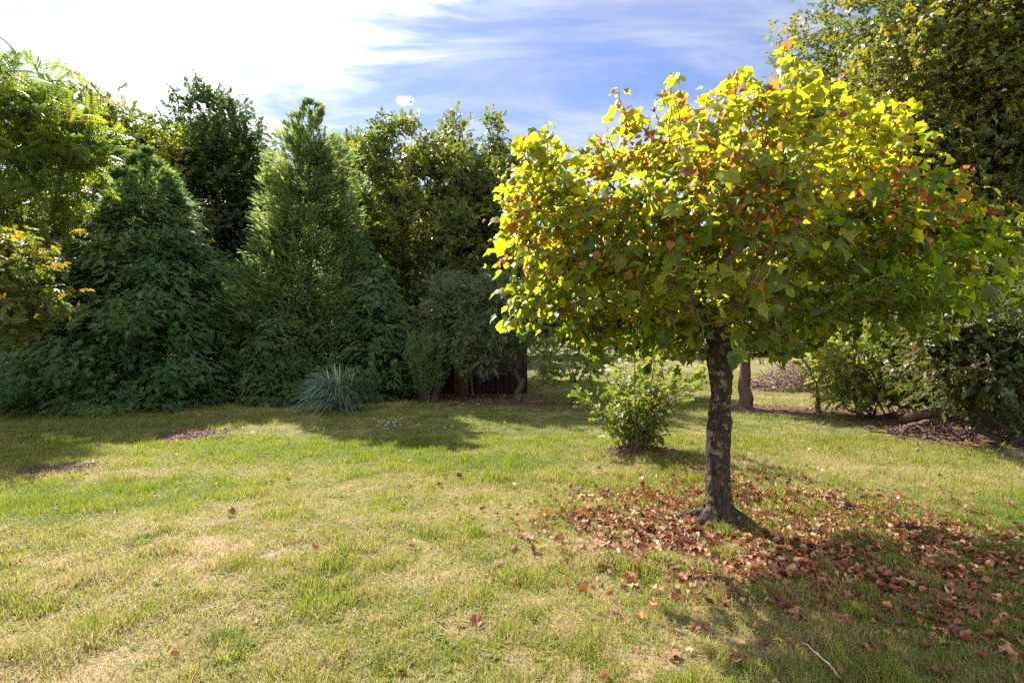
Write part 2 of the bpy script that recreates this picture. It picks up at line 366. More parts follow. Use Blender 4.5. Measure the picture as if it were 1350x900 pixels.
def kite(L_=1.0, w=.3, y0=0.0, x0=0.0, ang=0.0, z=0.0, droop=0.15, roll=0.0):
    p = np.array([(0, 0, 0), (w / 2, L_ * .45, .06), (0, L_, -droop * L_), (-w / 2, L_ * .45, .06)])
    cr, sr = math.cos(roll), math.sin(roll)
    p = p @ np.array([[cr, 0, sr], [0, 1, 0], [-sr, 0, cr]]).T
    c, s = math.cos(ang), math.sin(ang)
    return p @ np.array([[c, -s, 0], [s, c, 0], [0, 0, 1]]).T + (x0, y0, z)
def bunch(kites):
    V = np.concatenate(kites); n = len(kites)
    return V, [np.arange(4 * n).reshape(n, 4)]
def sprig(n=7, L_=.42, w=.26, seed=1):
    r = np.random.default_rng(seed); ks = []
    for i in range(n):
        t = i / (n - 1); side = 1 if i % 2 else -1
        ks.append(kite(L_ * r.uniform(.75, 1.15), w * r.uniform(.8, 1.2), t * .8, 0, -side * r.uniform(.5, 1.2) * (1 - .7 * t), r.uniform(-.08, .08), r.uniform(0, .5), r.uniform(-.8, .8)))
    return bunch(ks)
def frond(n=9, w=.06, L0=.36, droop=.28, ang=.75):
    ks = [kite(1.0, w * .8, droop=droop)]
    for i in range(n):
        t = .08 + .84 * i / (n - 1)
        for s in (-1, 1):
            tt = t + (.03 if s > 0 else 0)
            ks.append(kite(L0 * (1.1 - .8 * t) + .05, w, tt, 0, -s * ang, -droop * tt * tt + .0, droop=.22, roll=.2 * s))
    return bunch(ks)
T_LOBED = lobed_leaf()
T_SPRIG = sprig(); T_SPRIG2 = sprig(6, .5, .20, 4); T_SPRIG3 = sprig(5, .6, .40, 8)
T_NARROW = sprig(8, .5, .10, 5)
T_PINNATE = bunch([kite(.30, .085, .1 + .85 * i / 8, 0, -s * 1.05, -.3 * (.1 + .85 * i / 8) ** 2, .3) for i in range(9) for s in (-1, 1)])
T_FROND = frond(7, .10, .34, .35, .7); T_FROND2 = frond(6, .10, .28, .10, .55)

# ------------------------------------------------------------------ branching skeleton
def grow(trunk, targets, rng, wpath=.35, wob=.06, segs=3, arch=.12, first=None):
    P_ = [np.array(p, float) for p in trunk]; par = [-1] + list(range(len(trunk) - 1)); pl = [0.0]
    for i in range(1, len(P_)): pl.append(pl[-1] + np.linalg.norm(P_[i] - P_[i - 1]))
    first = first or max(1, len(trunk) // 2)
    fork = P_[-1]
    order = np.argsort(np.linalg.norm(targets - fork, axis=1))
    arr = np.zeros((len(P_) + len(targets) * segs, 3)); arr[:len(P_)] = P_; pla = np.zeros(len(arr)); pla[:len(pl)] = pl
    base_skip = np.full(len(arr), 0.0); base_skip[:first] = 1e6
    n = len(P_); tipnode = np.zeros(len(targets), int)
    for k in order:
        t = targets[k]
        d = np.linalg.norm(arr[:n] - t, axis=1)
        # do not branch backwards from above: penalise parents that lie farther out than the target
        cost = d + wpath * pla[:n] + base_skip[:n]
        j = int(np.argmin(cost)); p0 = arr[j].copy(); prev = j; dl = d[j]
        for s in range(1, segs + 1):
            u = s / segs; q = p0 + (t - p0) * u
            if s < segs: q = q + rng.normal(size=3) * wob * dl + np.array([0, 0, arch * dl * math.sin(math.pi * u)])
            arr[n] = q; pla[n] = pla[prev] + np.linalg.norm(q - arr[prev]); par.append(prev); prev = n; n += 1
        tipnode[k] = n - 1
    return arr[:n], np.array(par), tipnode
def skel_radii(P_, par, tip_r, expo, trunk_n, trunk_r):
    n = len(P_); cnt = np.zeros(n); ch = np.bincount(par[par >= 0], minlength=n)
    cnt[ch == 0] = 1
    for i in range(n - 1, 0, -1): cnt[par[i]] += cnt[i]
    r = tip_r * np.maximum(cnt, 1) ** expo
    tr = np.asarray(trunk_r, float); r[:trunk_n] = tr
    r[trunk_n:] = np.minimum(r[trunk_n:], tr[-1] * .72)
    return r, cnt
def tube(Pc, Rc, sides):
    Pc = np.asarray(Pc); n = len(Pc)
    T = np.gradient(Pc, axis=0); T /= (np.linalg.norm(T, axis=1, keepdims=True) + 1e-9)
    u = np.cross(T[0], (0.31, 0.95, 0.05)); u /= np.linalg.norm(u); V = []
    a = np.linspace(0, 2 * np.pi, sides, endpoint=False)
    for i in range(n):
        u = u - T[i] * np.dot(u, T[i]); u /= (np.linalg.norm(u) + 1e-9); v = np.cross(T[i], u)
        V.append(Pc[i] + Rc[i] * (np.cos(a)[:, None] * u + np.sin(a)[:, None] * v))
    V = np.concatenate(V); i = np.arange(n - 1)[:, None] * sides; j = np.arange(sides)[None]; jn = (j + 1) % sides
    Fq = np.stack([i + j, i + jn, i + sides + jn, i + sides + j], -1).reshape(-1, 4)
    return V, Fq
def skel_mesh(P_, par, r, cnt, skip, sides=5, min_r=0.0):
    n = len(P_); kids = [[] for _ in range(n)]
    for i in range(1, n): kids[par[i]].append(i)
    Vs, Fs, o = [], [], 0; stack = []
    for i in range(n):
        if not kids[i]: continue
        ks = sorted(kids[i], key=lambda k: -cnt[k])
        inh = i >= skip and i > 0
        for m, k in enumerate(ks):
            if k < skip: continue
            if m == 0 and inh: continue          # continues its parent's chain
            ch = [i, k]
            while kids[ch[-1]]: ch.append(max(kids[ch[-1]], key=lambda q: cnt[q]))
            rr = r[ch].copy(); rr[0] = min(rr[0], rr[1] * 1.15)
            if rr[0] < min_r: continue
            V, Fq = tube(P_[ch], rr, sides if rr[0] < .03 else sides + 3)
            Vs.append(V); Fs.append(Fq + o); o += len(V)
    return np.concatenate(Vs), [np.concatenate(Fs)]
def trunk_mesh(pts, rad, sides=18, sub=6, flare=0.5, lump=.08, seed=1, lobes=5):
    pts = np.asarray(pts, float); k = len(pts); t = np.linspace(0, k - 1, (k - 1) * sub + 1)
    Pc = np.stack([np.interp(t, np.arange(k), pts[:, c]) for c in range(3)], -1); Rc = np.interp(t, np.arange(k), rad)
    V, Fq = tube(Pc, Rc, sides)
    V = V.reshape(-1, sides, 3); a = np.linspace(0, 2 * np.pi, sides, endpoint=False)
    h = (Pc[:, 2] - Pc[0, 2])[:, None]
    fl = 1 + flare * np.exp(-h / (rad[0] * 1.1)) * (1 + .55 * np.cos(lobes * a + seed)[None] + .3 * np.cos(2 * a + 1.3 * seed)[None])
    nz = 1 + lump * 2 * (noise3(V, 4.5 / max(rad[0] * 8, .3), seed) - .5) + lump * (noise3(V, 22.0, seed + 5) - .5) + lump * .7 * (noise3(V * np.array([1, 1, .2]), 55.0, seed + 7) - .5)
    V = Pc[:, None] + (V - Pc[:, None]) * (fl * nz)[..., None]
    return V.reshape(-1, 3), [Fq]

def leaves_at(rng, centers, per, spread, tmpl, size, outc, up=.5, hang=.3, flat=.7, svar=.3):
    n = len(centers) * per
    c = np.repeat(centers, per, axis=0)
    off = rng.normal(size=(n, 3)) * spread * np.array([1, 1, flat])
    pos = c + off
    out = pos - outc; out /= (np.linalg.norm(out, axis=1, keepdims=True) + 1e-6)
    Y = out * .7 + rng.normal(size=(n, 3)) * .65 + np.array([0, 0, -hang])
    Zn = np.array([0, 0, up]) + out * .35 + rng.normal(size=(n, 3)) * .45
    s = size * rng.uniform(1 - svar, 1 + svar, n)
    V, fs = scatter(tmpl[0], tmpl[1], pos, frames(Y, Zn), s)
    return V, fs, pos, len(tmpl[0])

def ball_targets(rng, K, c, rad, seed, gap=.38, freq=.9, inner=.35, power=.45, lump=.5, zmin=-1):
    out = []
    while len(out) < K:
        d = unit(rng, 4 * K); d = d[d[:, 2] > zmin]
        r = inner + (1 - inner) * rng.uniform(size=len(d)) ** power
        lf = (1 - lump * .5) + lump * noise3(d, 2.3, seed)
        p = c + d * (r * lf)[:, None] * np.asarray(rad)
        g = noise3(p, freq, seed + 3)
        out.extend(p[g > gap])
    return np.array(out[:K])

def broad_tree(name, label, cat, base, top, crown_c, rad, fork_z, tr, K, per, tmpl, size, spread, lm, bm=None, seed=1, group=None, tint=(.35, .25),
               gap=.38, freq=.9, stems=1, lean=(0, 0), tip_r=.006, up=.5, hang=.3, inner=.35, lump=.5, expo=.5, twig=True, wpath=.35, topv=None, min_r=0.0, zmin=-1, flat=.7):
    """crown_c and rad in the tree's own frame (origin = base of the trunk)."""
    rng = np.random.default_rng(seed); bm = bm or M_BARK
    root = thing(name, label, cat, (base[0], base[1], float(gz(base[0], base[1])) - .02), group)
    cc = np.array(crown_c, float)
    tg = ball_targets(rng, K, cc, rad, seed, gap, freq, inner, .45, lump, zmin)
    parts, TV = [], []
    allB, allBF, ob = [], [], 0
    for s in range(stems):
        a = 2 * math.pi * s / stems + seed; sp = 0.0 if stems == 1 else tr * 1.3
        x0, y0 = sp * math.cos(a), sp * math.sin(a)
        lx, ly = (lean if stems == 1 else (lean[0] + math.cos(a) * rad[0] * .35, lean[1] + math.sin(a) * rad[1] * .35))
        tp = np.array([(x0 + lx * u ** 1.5 + rng.normal() * tr * .25 * (u > 0), y0 + ly * u ** 1.5 + rng.normal() * tr * .25 * (u > 0), fork_z * u) for u in np.linspace(0, 1, 6)])
        trr = tr * np.linspace(1.0, .72, 6)
        mine = tg[s::stems]
        P_, par, tip = grow(tp, mine, rng, wpath)
        r, cnt = skel_radii(P_, par, tip_r, expo, 6, trr)
        V, fs = trunk_mesh(tp, trr, 14, 4, .45, .1, seed + s); TV.append((V, fs, np.zeros(len(V))))
        V, fs = skel_mesh(P_, par, r, cnt, 6, 4, min_r); allB.append(V); allBF.append(fs[0] + ob); ob += len(V)
        mid = P_[par[tip]]
        parts.append((mine, mid))
    V, fl, _ = merge(TV); make_mesh('trunk', V, fl, bm, root, smooth=True)
    make_mesh('branches', np.concatenate(allB), [np.concatenate(allBF)], bm, root, smooth=True)
    tips = np.concatenate([p_[0] for p_ in parts]); mids = np.concatenate([p_[1] for p_ in parts])
    if twig: tips = np.concatenate([tips, mids[rng.uniform(size=len(mids)) < .55]])
    V, fs, pos, m = leaves_at(rng, tips, per, spread, tmpl, size, cc - np.array([0, 0, rad[2] * .5]), up, hang, flat)
    t = np.clip(tint[0] + tint[1] * rng.normal(size=len(pos)) + .5 * (noise3(pos, .8, seed + 8) - .5), 0, 1)
    make_mesh('crown', V, fs, lm, root, np.repeat(t, m))
    return root

# ------------------------------------------------------------------ the yellowing tree on the lawn
def main_tree():
    rng = np.random.default_rng(11)
    bx, by = TREE
    root = thing('broadleaf_tree', 'broad low tree with yellow, green and russet leaves and dark lichen-spotted trunk on the lawn', 'tree', (bx, by, float(gz(bx, by)) - .03))
    tp = np.array([(0, 0, 0), (-.015, 0, .3), (-.02, .01, .6), (.0, .01, .95), (.012, .0, 1.25), (.0, .02, 1.52), (-.01, .02, 1.75)])
    tr = np.array([.125, .104, .097, .095, .095, .105, .095])
    # crown: a wide dome, flat underneath, pulled back on the right-hand side
    K = 820; pts = []
    while len(pts) < K:
        u, v = rng.uniform(-1, 1, 2); q = math.hypot(u, v)
        if q > 1: continue
        dome = math.sqrt(max(0, 1 - q * q))
        an = math.atan2(v, u)
        ed = .86 + .24 * float(noise3(np.array([[math.cos(an) * 1.6, math.sin(an) * 1.6, 0.5]]), 1.6, 5)[0])
        zt = 2.45 + 1.22 * dome ** .85 + .10 * math.exp(-((u + .12) / .38) ** 2)
        zb = 1.52 + (.30 if u < 0 else .50) * q ** 2.2
        s = rng.uniform() ** .8
        z = zb + (zt - zb) * s + .16 * (float(noise3(np.array([[u * 3, v * 3, 2.2]]), 1.5, 8)[0]) - .5)
        vv = v * (1.0 if u > -.1 else 1.0 - .45 * min(1, -u - .1))
        p = np.array([2.20 + 2.28 * u * ed, 4.92 + 1.5 * vv * ed + .38 * u - (.12 if u < 0 else 0), z])
        if float(noise3(p[None], 1.25, 77)[0]) < .33: continue
        pts.append(p - np.array([bx, by, 0]))
    pts = np.array(pts)
    limbs = np.array([(-.42, -.25, 2.05), (-.9, -.2, 2.25), (-.03, -.12, 2.3), (.08, .25, 2.75), (.55, -.3, 2.0), (1.1, -.1, 2.25), (.35, .6, 2.2), (-.35, .55, 2.3)])
    tg = np.concatenate([limbs, pts])
    P_, par, tip = grow(tp, tg, rng, .42, .05, 3, .10, len(tp) - 1)
    r, cnt = skel_radii(P_, par, .0052, .5, len(tp), tr)
    V, fs = trunk_mesh(tp, tr, 48, 16, .62, .17, 3, 4); make_mesh('trunk', V, fs, M_BARKMAIN, root, smooth=True)
    V, fs = skel_mesh(P_, par, r, cnt, len(tp), 5); bparts = [(V, fs, np.zeros(len(V)))]
    shoot_pos, shoot_Y = [], []
    tt_ = P_[tip[len(limbs):]]
    topz = tt_[:, 2] - 2.6 + .5 * np.hypot(tt_[:, 0] - .35, tt_[:, 1] - .3)
    for k in np.argsort(-(topz + rng.normal(size=len(tt_)) * .12))[:95]:
        p0 = tt_[k]; o_ = p0 - np.array([.35, .3, 1.0]); o_ /= np.linalg.norm(o_); L_ = rng.uniform(.15, .36)
        d_ = o_ * .55 + np.array([0, 0, .8]) + rng.normal(size=3) * .18; d_ /= np.linalg.norm(d_)
        t1 = np.linspace(0, 1, 5); pc = p0 + d_ * L_ * t1[:, None] + np.stack([.02 * np.sin(4 * t1 + k), .02 * np.cos(3 * t1 + k), 0 * t1], -1)
        V, Fq = tube(pc, .0045 * (1 - t1) + .0012, 4); bparts.append((V, [Fq], np.zeros(len(V))))
        for m_ in range(8):
            u_ = rng.uniform(.1, 1.0); a_ = rng.uniform(0, 6.283); sd_ = np.array([math.cos(a_), math.sin(a_), .1])
            shoot_pos.append(p0 + d_ * L_ * u_ + sd_ * .035); shoot_Y.append(sd_ + np.array([0, 0, -.35]))
    for k in np.argsort(tt_[:, 2] + rng.normal(size=len(tt_)) * .06)[:70]:
        p0 = tt_[k]
        for m_ in range(5):
            shoot_pos.append(p0 + np.array([rng.normal() * .05, rng.normal() * .05, -.04 - .17 * rng.uniform()])); shoot_Y.append(rng.normal(size=3) * .4 + np.array([0, 0, -1.0]))
        t1 = np.linspace(0, 1, 4); V, Fq = tube(p0 + np.stack([.02 * t1, 0 * t1, -.18 * t1], -1), .003 * (1 - t1) + .001, 4); bparts.append((V, [Fq], np.zeros(len(V))))
    V, fl, _ = merge(bparts); make_mesh('branches', V, fl, M_BARKLIMB, root, smooth=True)
    # surface roots
    rv = []
    for a, l in ((2.75, .62), (3.4, .38), (-.6, .42), (-1.7, .35), (.5, .3)):
        t = np.linspace(0, 1, 8)
        pc = np.stack([math.cos(a) * (.10 + l * t) + .03 * np.sin(6 * t), math.sin(a) * (.10 + l * t) * 1.0 + .03 * np.cos(5 * t), .10 * (1 - t) ** 2 + .015 - .04 * t], -1)
        V, Fq = tube(pc, .055 * (1 - t) + .012, 8); rv.append((V, [Fq], np.zeros(len(V))))
    V, fl, _ = merge(rv); make_mesh('roots', V, fl, M_BARKMAIN, root, smooth=True)
    T2 = lobed_leaf(); T2[0][:, 2] += .16 * np.sin(7 * T2[0][:, 1] + 4 * T2[0][:, 0]) - .25 * T2[0][:, 0] ** 2; T3 = curled_leaf(5)
    # leaves in loose sprays round every twig end, and along the twigs
    tn = tip[len(limbs):]
    tips, mids, mid2 = P_[tn], P_[par[tn]], P_[par[par[tn]]]
    cen = np.concatenate([tips, (tips * .55 + mids * .45), mids[::3]])
    per = 8
    n = len(cen) * per; c = np.repeat(cen, per, axis=0)
    off = np.clip(rng.normal(size=(n, 3)), -1.7, 1.7) * np.array([.13, .13, .058]); pos = c + off
    vis = np.abs(pos[:, 0] + .12) < .5; vis &= (pos[:, 1] < .1) & (pos[:, 2] > 1.62) & (pos[:, 2] < 2.35)   # thin round the fork, where the pale limbs show
    kp = ~(vis & (rng.uniform(size=n) < .72)); pos = pos[kp]; n = len(pos)
    out = pos - np.array([.3, .25, 1.7]); out[:, 2] *= .5; out /= np.linalg.norm(out, axis=1, keepdims=True)
    Y = out * .8 + rng.normal(size=(n, 3)) * .5 + np.array([0, 0, -.42])
    Zn = np.array([0, 0, .85]) + out * .5 + rng.normal(size=(n, 3)) * .5
    m_ = len(shoot_pos); pos = np.concatenate([pos, np.array(shoot_pos)]); Y = np.concatenate([Y, np.array(shoot_Y)]); Zn = np.concatenate([Zn, np.array([0, -.15, .7]) + rng.normal(size=(m_, 3)) * .45]); n = len(pos)
    s = .071 * np.exp(rng.normal(0, .28, n))
    zrel = (pos[:, 2] - 1.6) / 2.3
    t = .03 + .15 * rng.normal(size=n) + .62 * zrel + .10 * np.clip((.9 - pos[:, 0] * 1.0) / 2.2, 0, 1) + .30 * (noise3(pos, 1.1, 61) - .5)  # yellowing upward; backlit glow and lower shade also put into the tint
    t = np.clip(t, 0, .66)
    brown = rng.uniform(size=n) < np.clip(.17 + .85 * (noise3(pos, 2.1, 33) - .5) * 2, .05, .6) * np.clip(1.15 - abs(zrel - .62) * 2.2, .04, 1)
    t[brown] = rng.uniform(.70, 1.0, brown.sum())
    s[brown] *= .8
    Mx = frames(Y, Zn); kind = rng.integers(0, 2, n); kind[brown & (rng.uniform(size=n) < .7)] = 2; pp = []
    for kk, tm in enumerate((T_LOBED, T2, T3)):
        w = kind == kk; Tv = tm[0] * (np.array([.82, 1, 1.2]) if kk == 1 else 1.0)
        V, fs = scatter(Tv, tm[1], pos[w], Mx[w], s[w]); pp.append((V, fs, np.repeat(t[w], len(Tv))))
    V, fs, t = merge(pp); make_mesh('crown', V, fs, M_MAIN, root, t)
    return root
main_tree()

# ------------------------------------------------------------------ conifers
def conifer(name, label, base, Ht, R_, seed, mat=M_CONIF, tmpl=T_FROND, n=5200, size=.42, wisp=False, shape=.85, low=.0, group=None, lean=0, tint=.4, upright=.15):
    rng = np.random.default_rng(seed)
    root = thing(name, label, 'conifer', (base[0], base[1], float(gz(base[0], base[1])) - .02), group)
    tp = np.array([(lean * u * u, 0, Ht * .97 * u) for u in np.linspace(0, 1, 9)])
    V, fs = trunk_mesh(tp, np.linspace(.035 * Ht ** .8 * .7, .012, 9), 10, 3, .4, .08, seed); make_mesh('trunk', V, fs, M_BARK, root, smooth=True)
    # whorled limbs
    bv = []
    for i in range(int(Ht * 16)):
        u = rng.uniform(.04, .96); a = rng.uniform(0, 6.283); rr = R_ * (1 - u) ** shape * .85
        t = np.linspace(0, 1, 4)
        pc = np.stack([lean * u * u + math.cos(a) * rr * t, math.sin(a) * rr * t, Ht * u + rr * (.25 * t - .35 * t * t)], -1)
        V, Fq = tube(pc, .022 * (1 - t) * (1.2 - u) + .005, 4); bv.append((V, [Fq], np.zeros(len(V))))
    V, fl, _ = merge(bv); make_mesh('branches', V, fl, M_BARK, root)
    # boughs: clumps of sprays, each bough ends at its own distance from the trunk
    per = 26; K = n // per
    u = np.clip(1 - np.sqrt(rng.uniform(size=K)) ** 1.2, 0, .99); a = rng.uniform(0, 2 * np.pi, K)
    env = R_ * np.clip(1 - u, 0, 1) ** shape * np.where(u < .10, .80 + 2.0 * u, 1.0)
    q = np.stack([np.cos(a) * 1.5, np.sin(a) * 1.5, u * Ht * .8], -1)
    env = env * (.66 + .40 * noise3(q, 1.6, seed)) * rng.uniform(.74, 1.14, K)
    if wisp: env = np.where(u > .74, env * (.7 + .9 * rng.uniform(size=K)), env)
    env = env * np.where(rng.uniform(size=K) < .22, .62, 1.0)
    ct = tint + .17 * rng.normal(size=K) + .4 * (noise3(q, 1.2, seed + 4) - .5)
    n = K * per; ku = np.repeat(u, per); ka = np.repeat(a, per); kr = np.repeat(env, per)
    g = rng.uniform(size=n) ** .7                                   # position along the bough, 1 = tip
    bl = np.clip(.18 + .32 * kr, .12, .75) * np.where(ku > .86, .6, 1)
    r = kr - (1 - g) * bl
    sideo = rng.normal(size=n) * bl * .36 * (1.15 - .6 * g)
    vert = rng.normal(size=n) * bl * .20 - bl * .30 * g ** 2 + (.30 * g * upright * bl if upright < .3 else .9 * g * bl * .6)
    ca, sa = np.cos(ka), np.sin(ka)
    r = np.maximum(r, .02)
    pos = np.stack([ca * r - sa * sideo + lean * ku * ku, sa * r + ca * sideo, ku * Ht + vert], -1)
    out = np.stack([ca, sa, np.zeros(n)], -1); sid = np.stack([-sa, ca, np.zeros(n)], -1)
    upk = np.where(ku > .82, 1.1, upright - .30 * g * (upright < .3))[:, None]
    Y = out * .8 + sid * (sideo / (bl + .01) * 1.3)[:, None] + rng.normal(size=(n, 3)) * .26 + np.array([0, 0, 1.0]) * upk
    Zn = np.array([0, 0, .85]) + out * .45 + rng.normal(size=(n, 3)) * .28
    s = size * rng.uniform(.55, 1.2, n) * np.where(ku > .88, .75, 1)
    pos = pos - Y / np.linalg.norm(Y, axis=1, keepdims=True) * (s * .5)[:, None]
    pos[:, 2] = np.maximum(pos[:, 2], .10 + .1 * rng.uniform(size=n))
    V, fs = scatter(tmpl[0], tmpl[1], pos, frames(Y, Zn), s)
    t = np.clip(np.repeat(ct, per) + .12 * rng.normal(size=n), 0, 1)
    make_mesh('crown', V, fs, mat, root, np.repeat(t, len(tmpl[0])))
    return root
conifer('cypress_tree', 'broad dark green cypress with skirts to the ground, right beside the feathery tree', (X(192, 14.5), 14.5), 6.9, 4.0, 21, n=29000, size=.25, shape=.72, tint=.58)
conifer('cypress_tree', 'dark cypress half hidden behind the broad cypress and the feathery tree', (X(80, 16.5), 16.5), 7.4, 2.7, 22, n=12000, size=.29)
conifer('juniper_tree', 'tallest pointed conifer with a thin wispy top, above the pampas grass', (X(408, 15.6), 15.6), 8.75, 3.2, 23, mat=M_CONIF2, n=30000, size=.24, wisp=True, shape=.70, tint=.6, tmpl=T_FROND2, upright=.5)
conifer('cypress_tree', 'low bushy cypress behind the pampas grass, to its right', (X(492, 14.9), 14.9), 4.3, 1.75, 24, n=11000, size=.26, shape=.62, tint=.55)
conifer('cypress_tree', 'small rounded cypress left of the pampas grass at the tall conifer\'s foot', (X(372, 13.9), 13.9), 2.9, 1.3, 25, n=7000, size=.26, shape=.55, tint=.55)

# ------------------------------------------------------------------ broad-leaved trees round the garden
def bt(px, d, topy, rx, rz_lo, name, label, seed, K=260, per=14, tmpl=T_SPRIG, size=.34, spread=.30, lm=M_OAK, tr=.18, fork=None, **kw):
    top = Z(topy, d); lo = rz_lo; cz = (top + lo) / 2; rz = (top - lo) / 2
    return broad_tree(name, label, 'tree', (X(px, d), d), top, (0, 0, cz), (rx, rx, rz * 1.05), fork or max(.8, lo + .25 * rz), tr, K, per, tmpl, size, spread, lm, seed=seed, **kw)

bt(0, 12.6, 70, 2.0, 2.2, 'feathery_tree', 'tall feathery light green tree with drooping tips, behind the small russet-tinged tree', 31, K=330, per=7, tmpl=T_PINNATE, size=.44, spread=.24, lm=M_FEATHER, tr=.13, hang=.25, gap=.40, lump=.75, bm=M_BARKPALE, tint=(.36, .27))
broad_tree('small_tree', 'small tree of russet-tinged green leaves in front of the feathery tree', 'tree', (X(-62, 8.0), 8.0), 3.4, (0, 0, 2.45), (1.15, 1.15, .92), 1.3, .07, 150, 12, T_SPRIG3, .14, .16, M_TURN, seed=32, tint=(.30, .24), bm=M_BARKPALE)
oakD = bt(268, 22, 140, 3.0, 2.5, 'oak_tree', 'dark round-topped oak rising between the broad cypress and the tall pointed conifer', 33, K=230, per=20, size=.40, spread=.29, lm=M_DARKOAK, tr=.25, gap=.34, lump=.55)
bt(212, 19.5, 172, 1.35, 3.0, 'young_tree', 'yellow-green young tree in front of the dark oak, above the broad cypress', 34, K=110, per=14, size=.34, spread=.28, lm=M_LIGHT, tr=.09, tint=(.6, .25))
bt(565, 19.5, 163, 3.1, 1.6, 'oak_tree', 'olive green oak with several dark stems showing, right of the tall pointed conifer', 35, K=360, per=19, size=.33, spread=.24, lm=M_OAK, tr=.14, stems=5, gap=.42, freq=.8, lump=.45, fork=2.6, tint=(.42, .26))
bt(655, 22.5, 190, 2.1, 2.2, 'oak_tree', 'narrower oak behind the grey-green tree, its top just left of the yellowing crown', 36, K=190, per=19, size=.36, spread=.25, lm=M_OAK, tr=.16, gap=.42, lump=.5)
bt(452, 24, 182, 1.9, 2.5, 'oak_tree', 'light green oak top showing just right of the tall conifer\'s wispy tip', 37, K=170, per=14, size=.40, spread=.34, lm=M_OAK, tr=.16, lump=.7, tint=(.55, .25))
bt(345, 26, 176, 2.0, 2.5, 'oak_tree', 'far oak top filling the gap left of the tall pointed conifer', 38, K=170, per=14, size=.42, spread=.36, lm=M_OAK, tr=.18, lump=.7)
bt(120, 21, 150, 2.6, 2.5, 'oak_tree', 'olive oak behind the feathery tree, above the half-hidden cypress', 39, K=230, per=14, size=.42, spread=.36, lm=M_OAK, tr=.18, lump=.6, tint=(.5, .25))

# grey-green low tree with crooked trunk
broad_tree('fruit_tree', 'low grey-green tree with a crooked dark trunk in the leaf litter before the shed', 'tree', (X(681, 14.2), 14.2), 3.3, (-.85, .15, 2.2), (1.7, 1.3, 1.30), .62, .11, 190, 15, T_NARROW, .24, .19, M_OLIVE, seed=41, lean=(.16, 0), hang=.6, gap=.36, tint=(.42, .25))
broad_tree('young_tree', 'small light green tree with a thin stem, just behind the shrub on the mound', 'tree', (X(757, 13.0), 13.0), 2.4, (.0, 0, 1.15), (1.0, .8, .62), .55, .045, 42, 6, T_SPRIG3, .16, .17, M_LIGHT, seed=42, gap=.36)
broad_tree('young_tree', 'reddish-trunked tree in brown litter, seen just right of the lichen-spotted trunk', 'tree', (X(981, 12.9), 12.9), 4.2, (0, 0, 2.35), (.85, .8, .75), 1.25, .15, 70, 9, T_SPRIG, .28, .22, M_OAK, seed=43, bm=M_BARKRED)
broad_tree('sapling', 'thin forked sapling with few leaves beside the light green bush', 'tree', (X(1078, 12.2), 12.2), 2.2, (0, 0, 1.45), (.5, .5, .65), .45, .06, 26, 3, T_SPRIG3, .14, .10, M_LIGHT, seed=44, bm=M_BARKRED, gap=.3)
broad_tree('bush', 'light green bush between the forked sapling and the right-hand logs', 'bush', (X(1150, 11.0), 11.0), 1.6, (0, 0, .78), (1.2, .7, .75), .15, .03, 120, 7, T_SPRIG3, .13, .19, M_LIGHT, seed=45, stems=4, gap=.28, inner=.2, tint=(.7, .25), zmin=-.75)
broad_tree('bush', 'pale sunlit bush further back, between the red-trunked tree and the big oak', 'bush', (X(1135, 16.0), 16.0), 1.9, (0, 0, .95), (1.8, 1.0, .95), .15, .035, 150, 8, T_SPRIG3, .16, .22, M_LIGHT, seed=49, stems=4, gap=.28, inner=.2, tint=(.6, .25), zmin=-.75)
# big oak at the right edge and the bronzed bush under it
broad_tree('oak_tree', 'big spreading oak filling the top right behind the yellowing tree', 'tree', (11.9, 12.4), 11, (-.3, 0, 7.2), (4.7, 3.9, 4.7), 3.0, .26, 1750, 22, T_SPRIG, .19, .27, M_OAK, seed=46, gap=.20, freq=.85, inner=.12, lump=.42, tint=(.62, .27), hang=.35, topv=1)
broad_tree('bush', 'green and bronze bush with a shady base at the right edge, by the logs', 'bush', (X(1325, 8.1), 8.1), 2.6, (.1, 0, 1.45), (1.5, 1.1, 1.15), .25, .035, 300, 12, T_SPRIG, .17, .19, M_BEECH, seed=47, stems=5, gap=.30, inner=.15, tint=(.18, .26), zmin=-.8)
broad_tree('bush', 'tall dark green bush under the big oak, behind the green and bronze bush', 'bush', (X(1262, 10.4), 10.4), 3.3, (.2, 0, 1.75), (1.75, 1.2, 1.5), .25, .05, 330, 13, T_SPRIG, .22, .22, M_OAK, seed=48, stems=5, gap=.27, inner=.2, tint=(.35, .25), zmin=-.8)

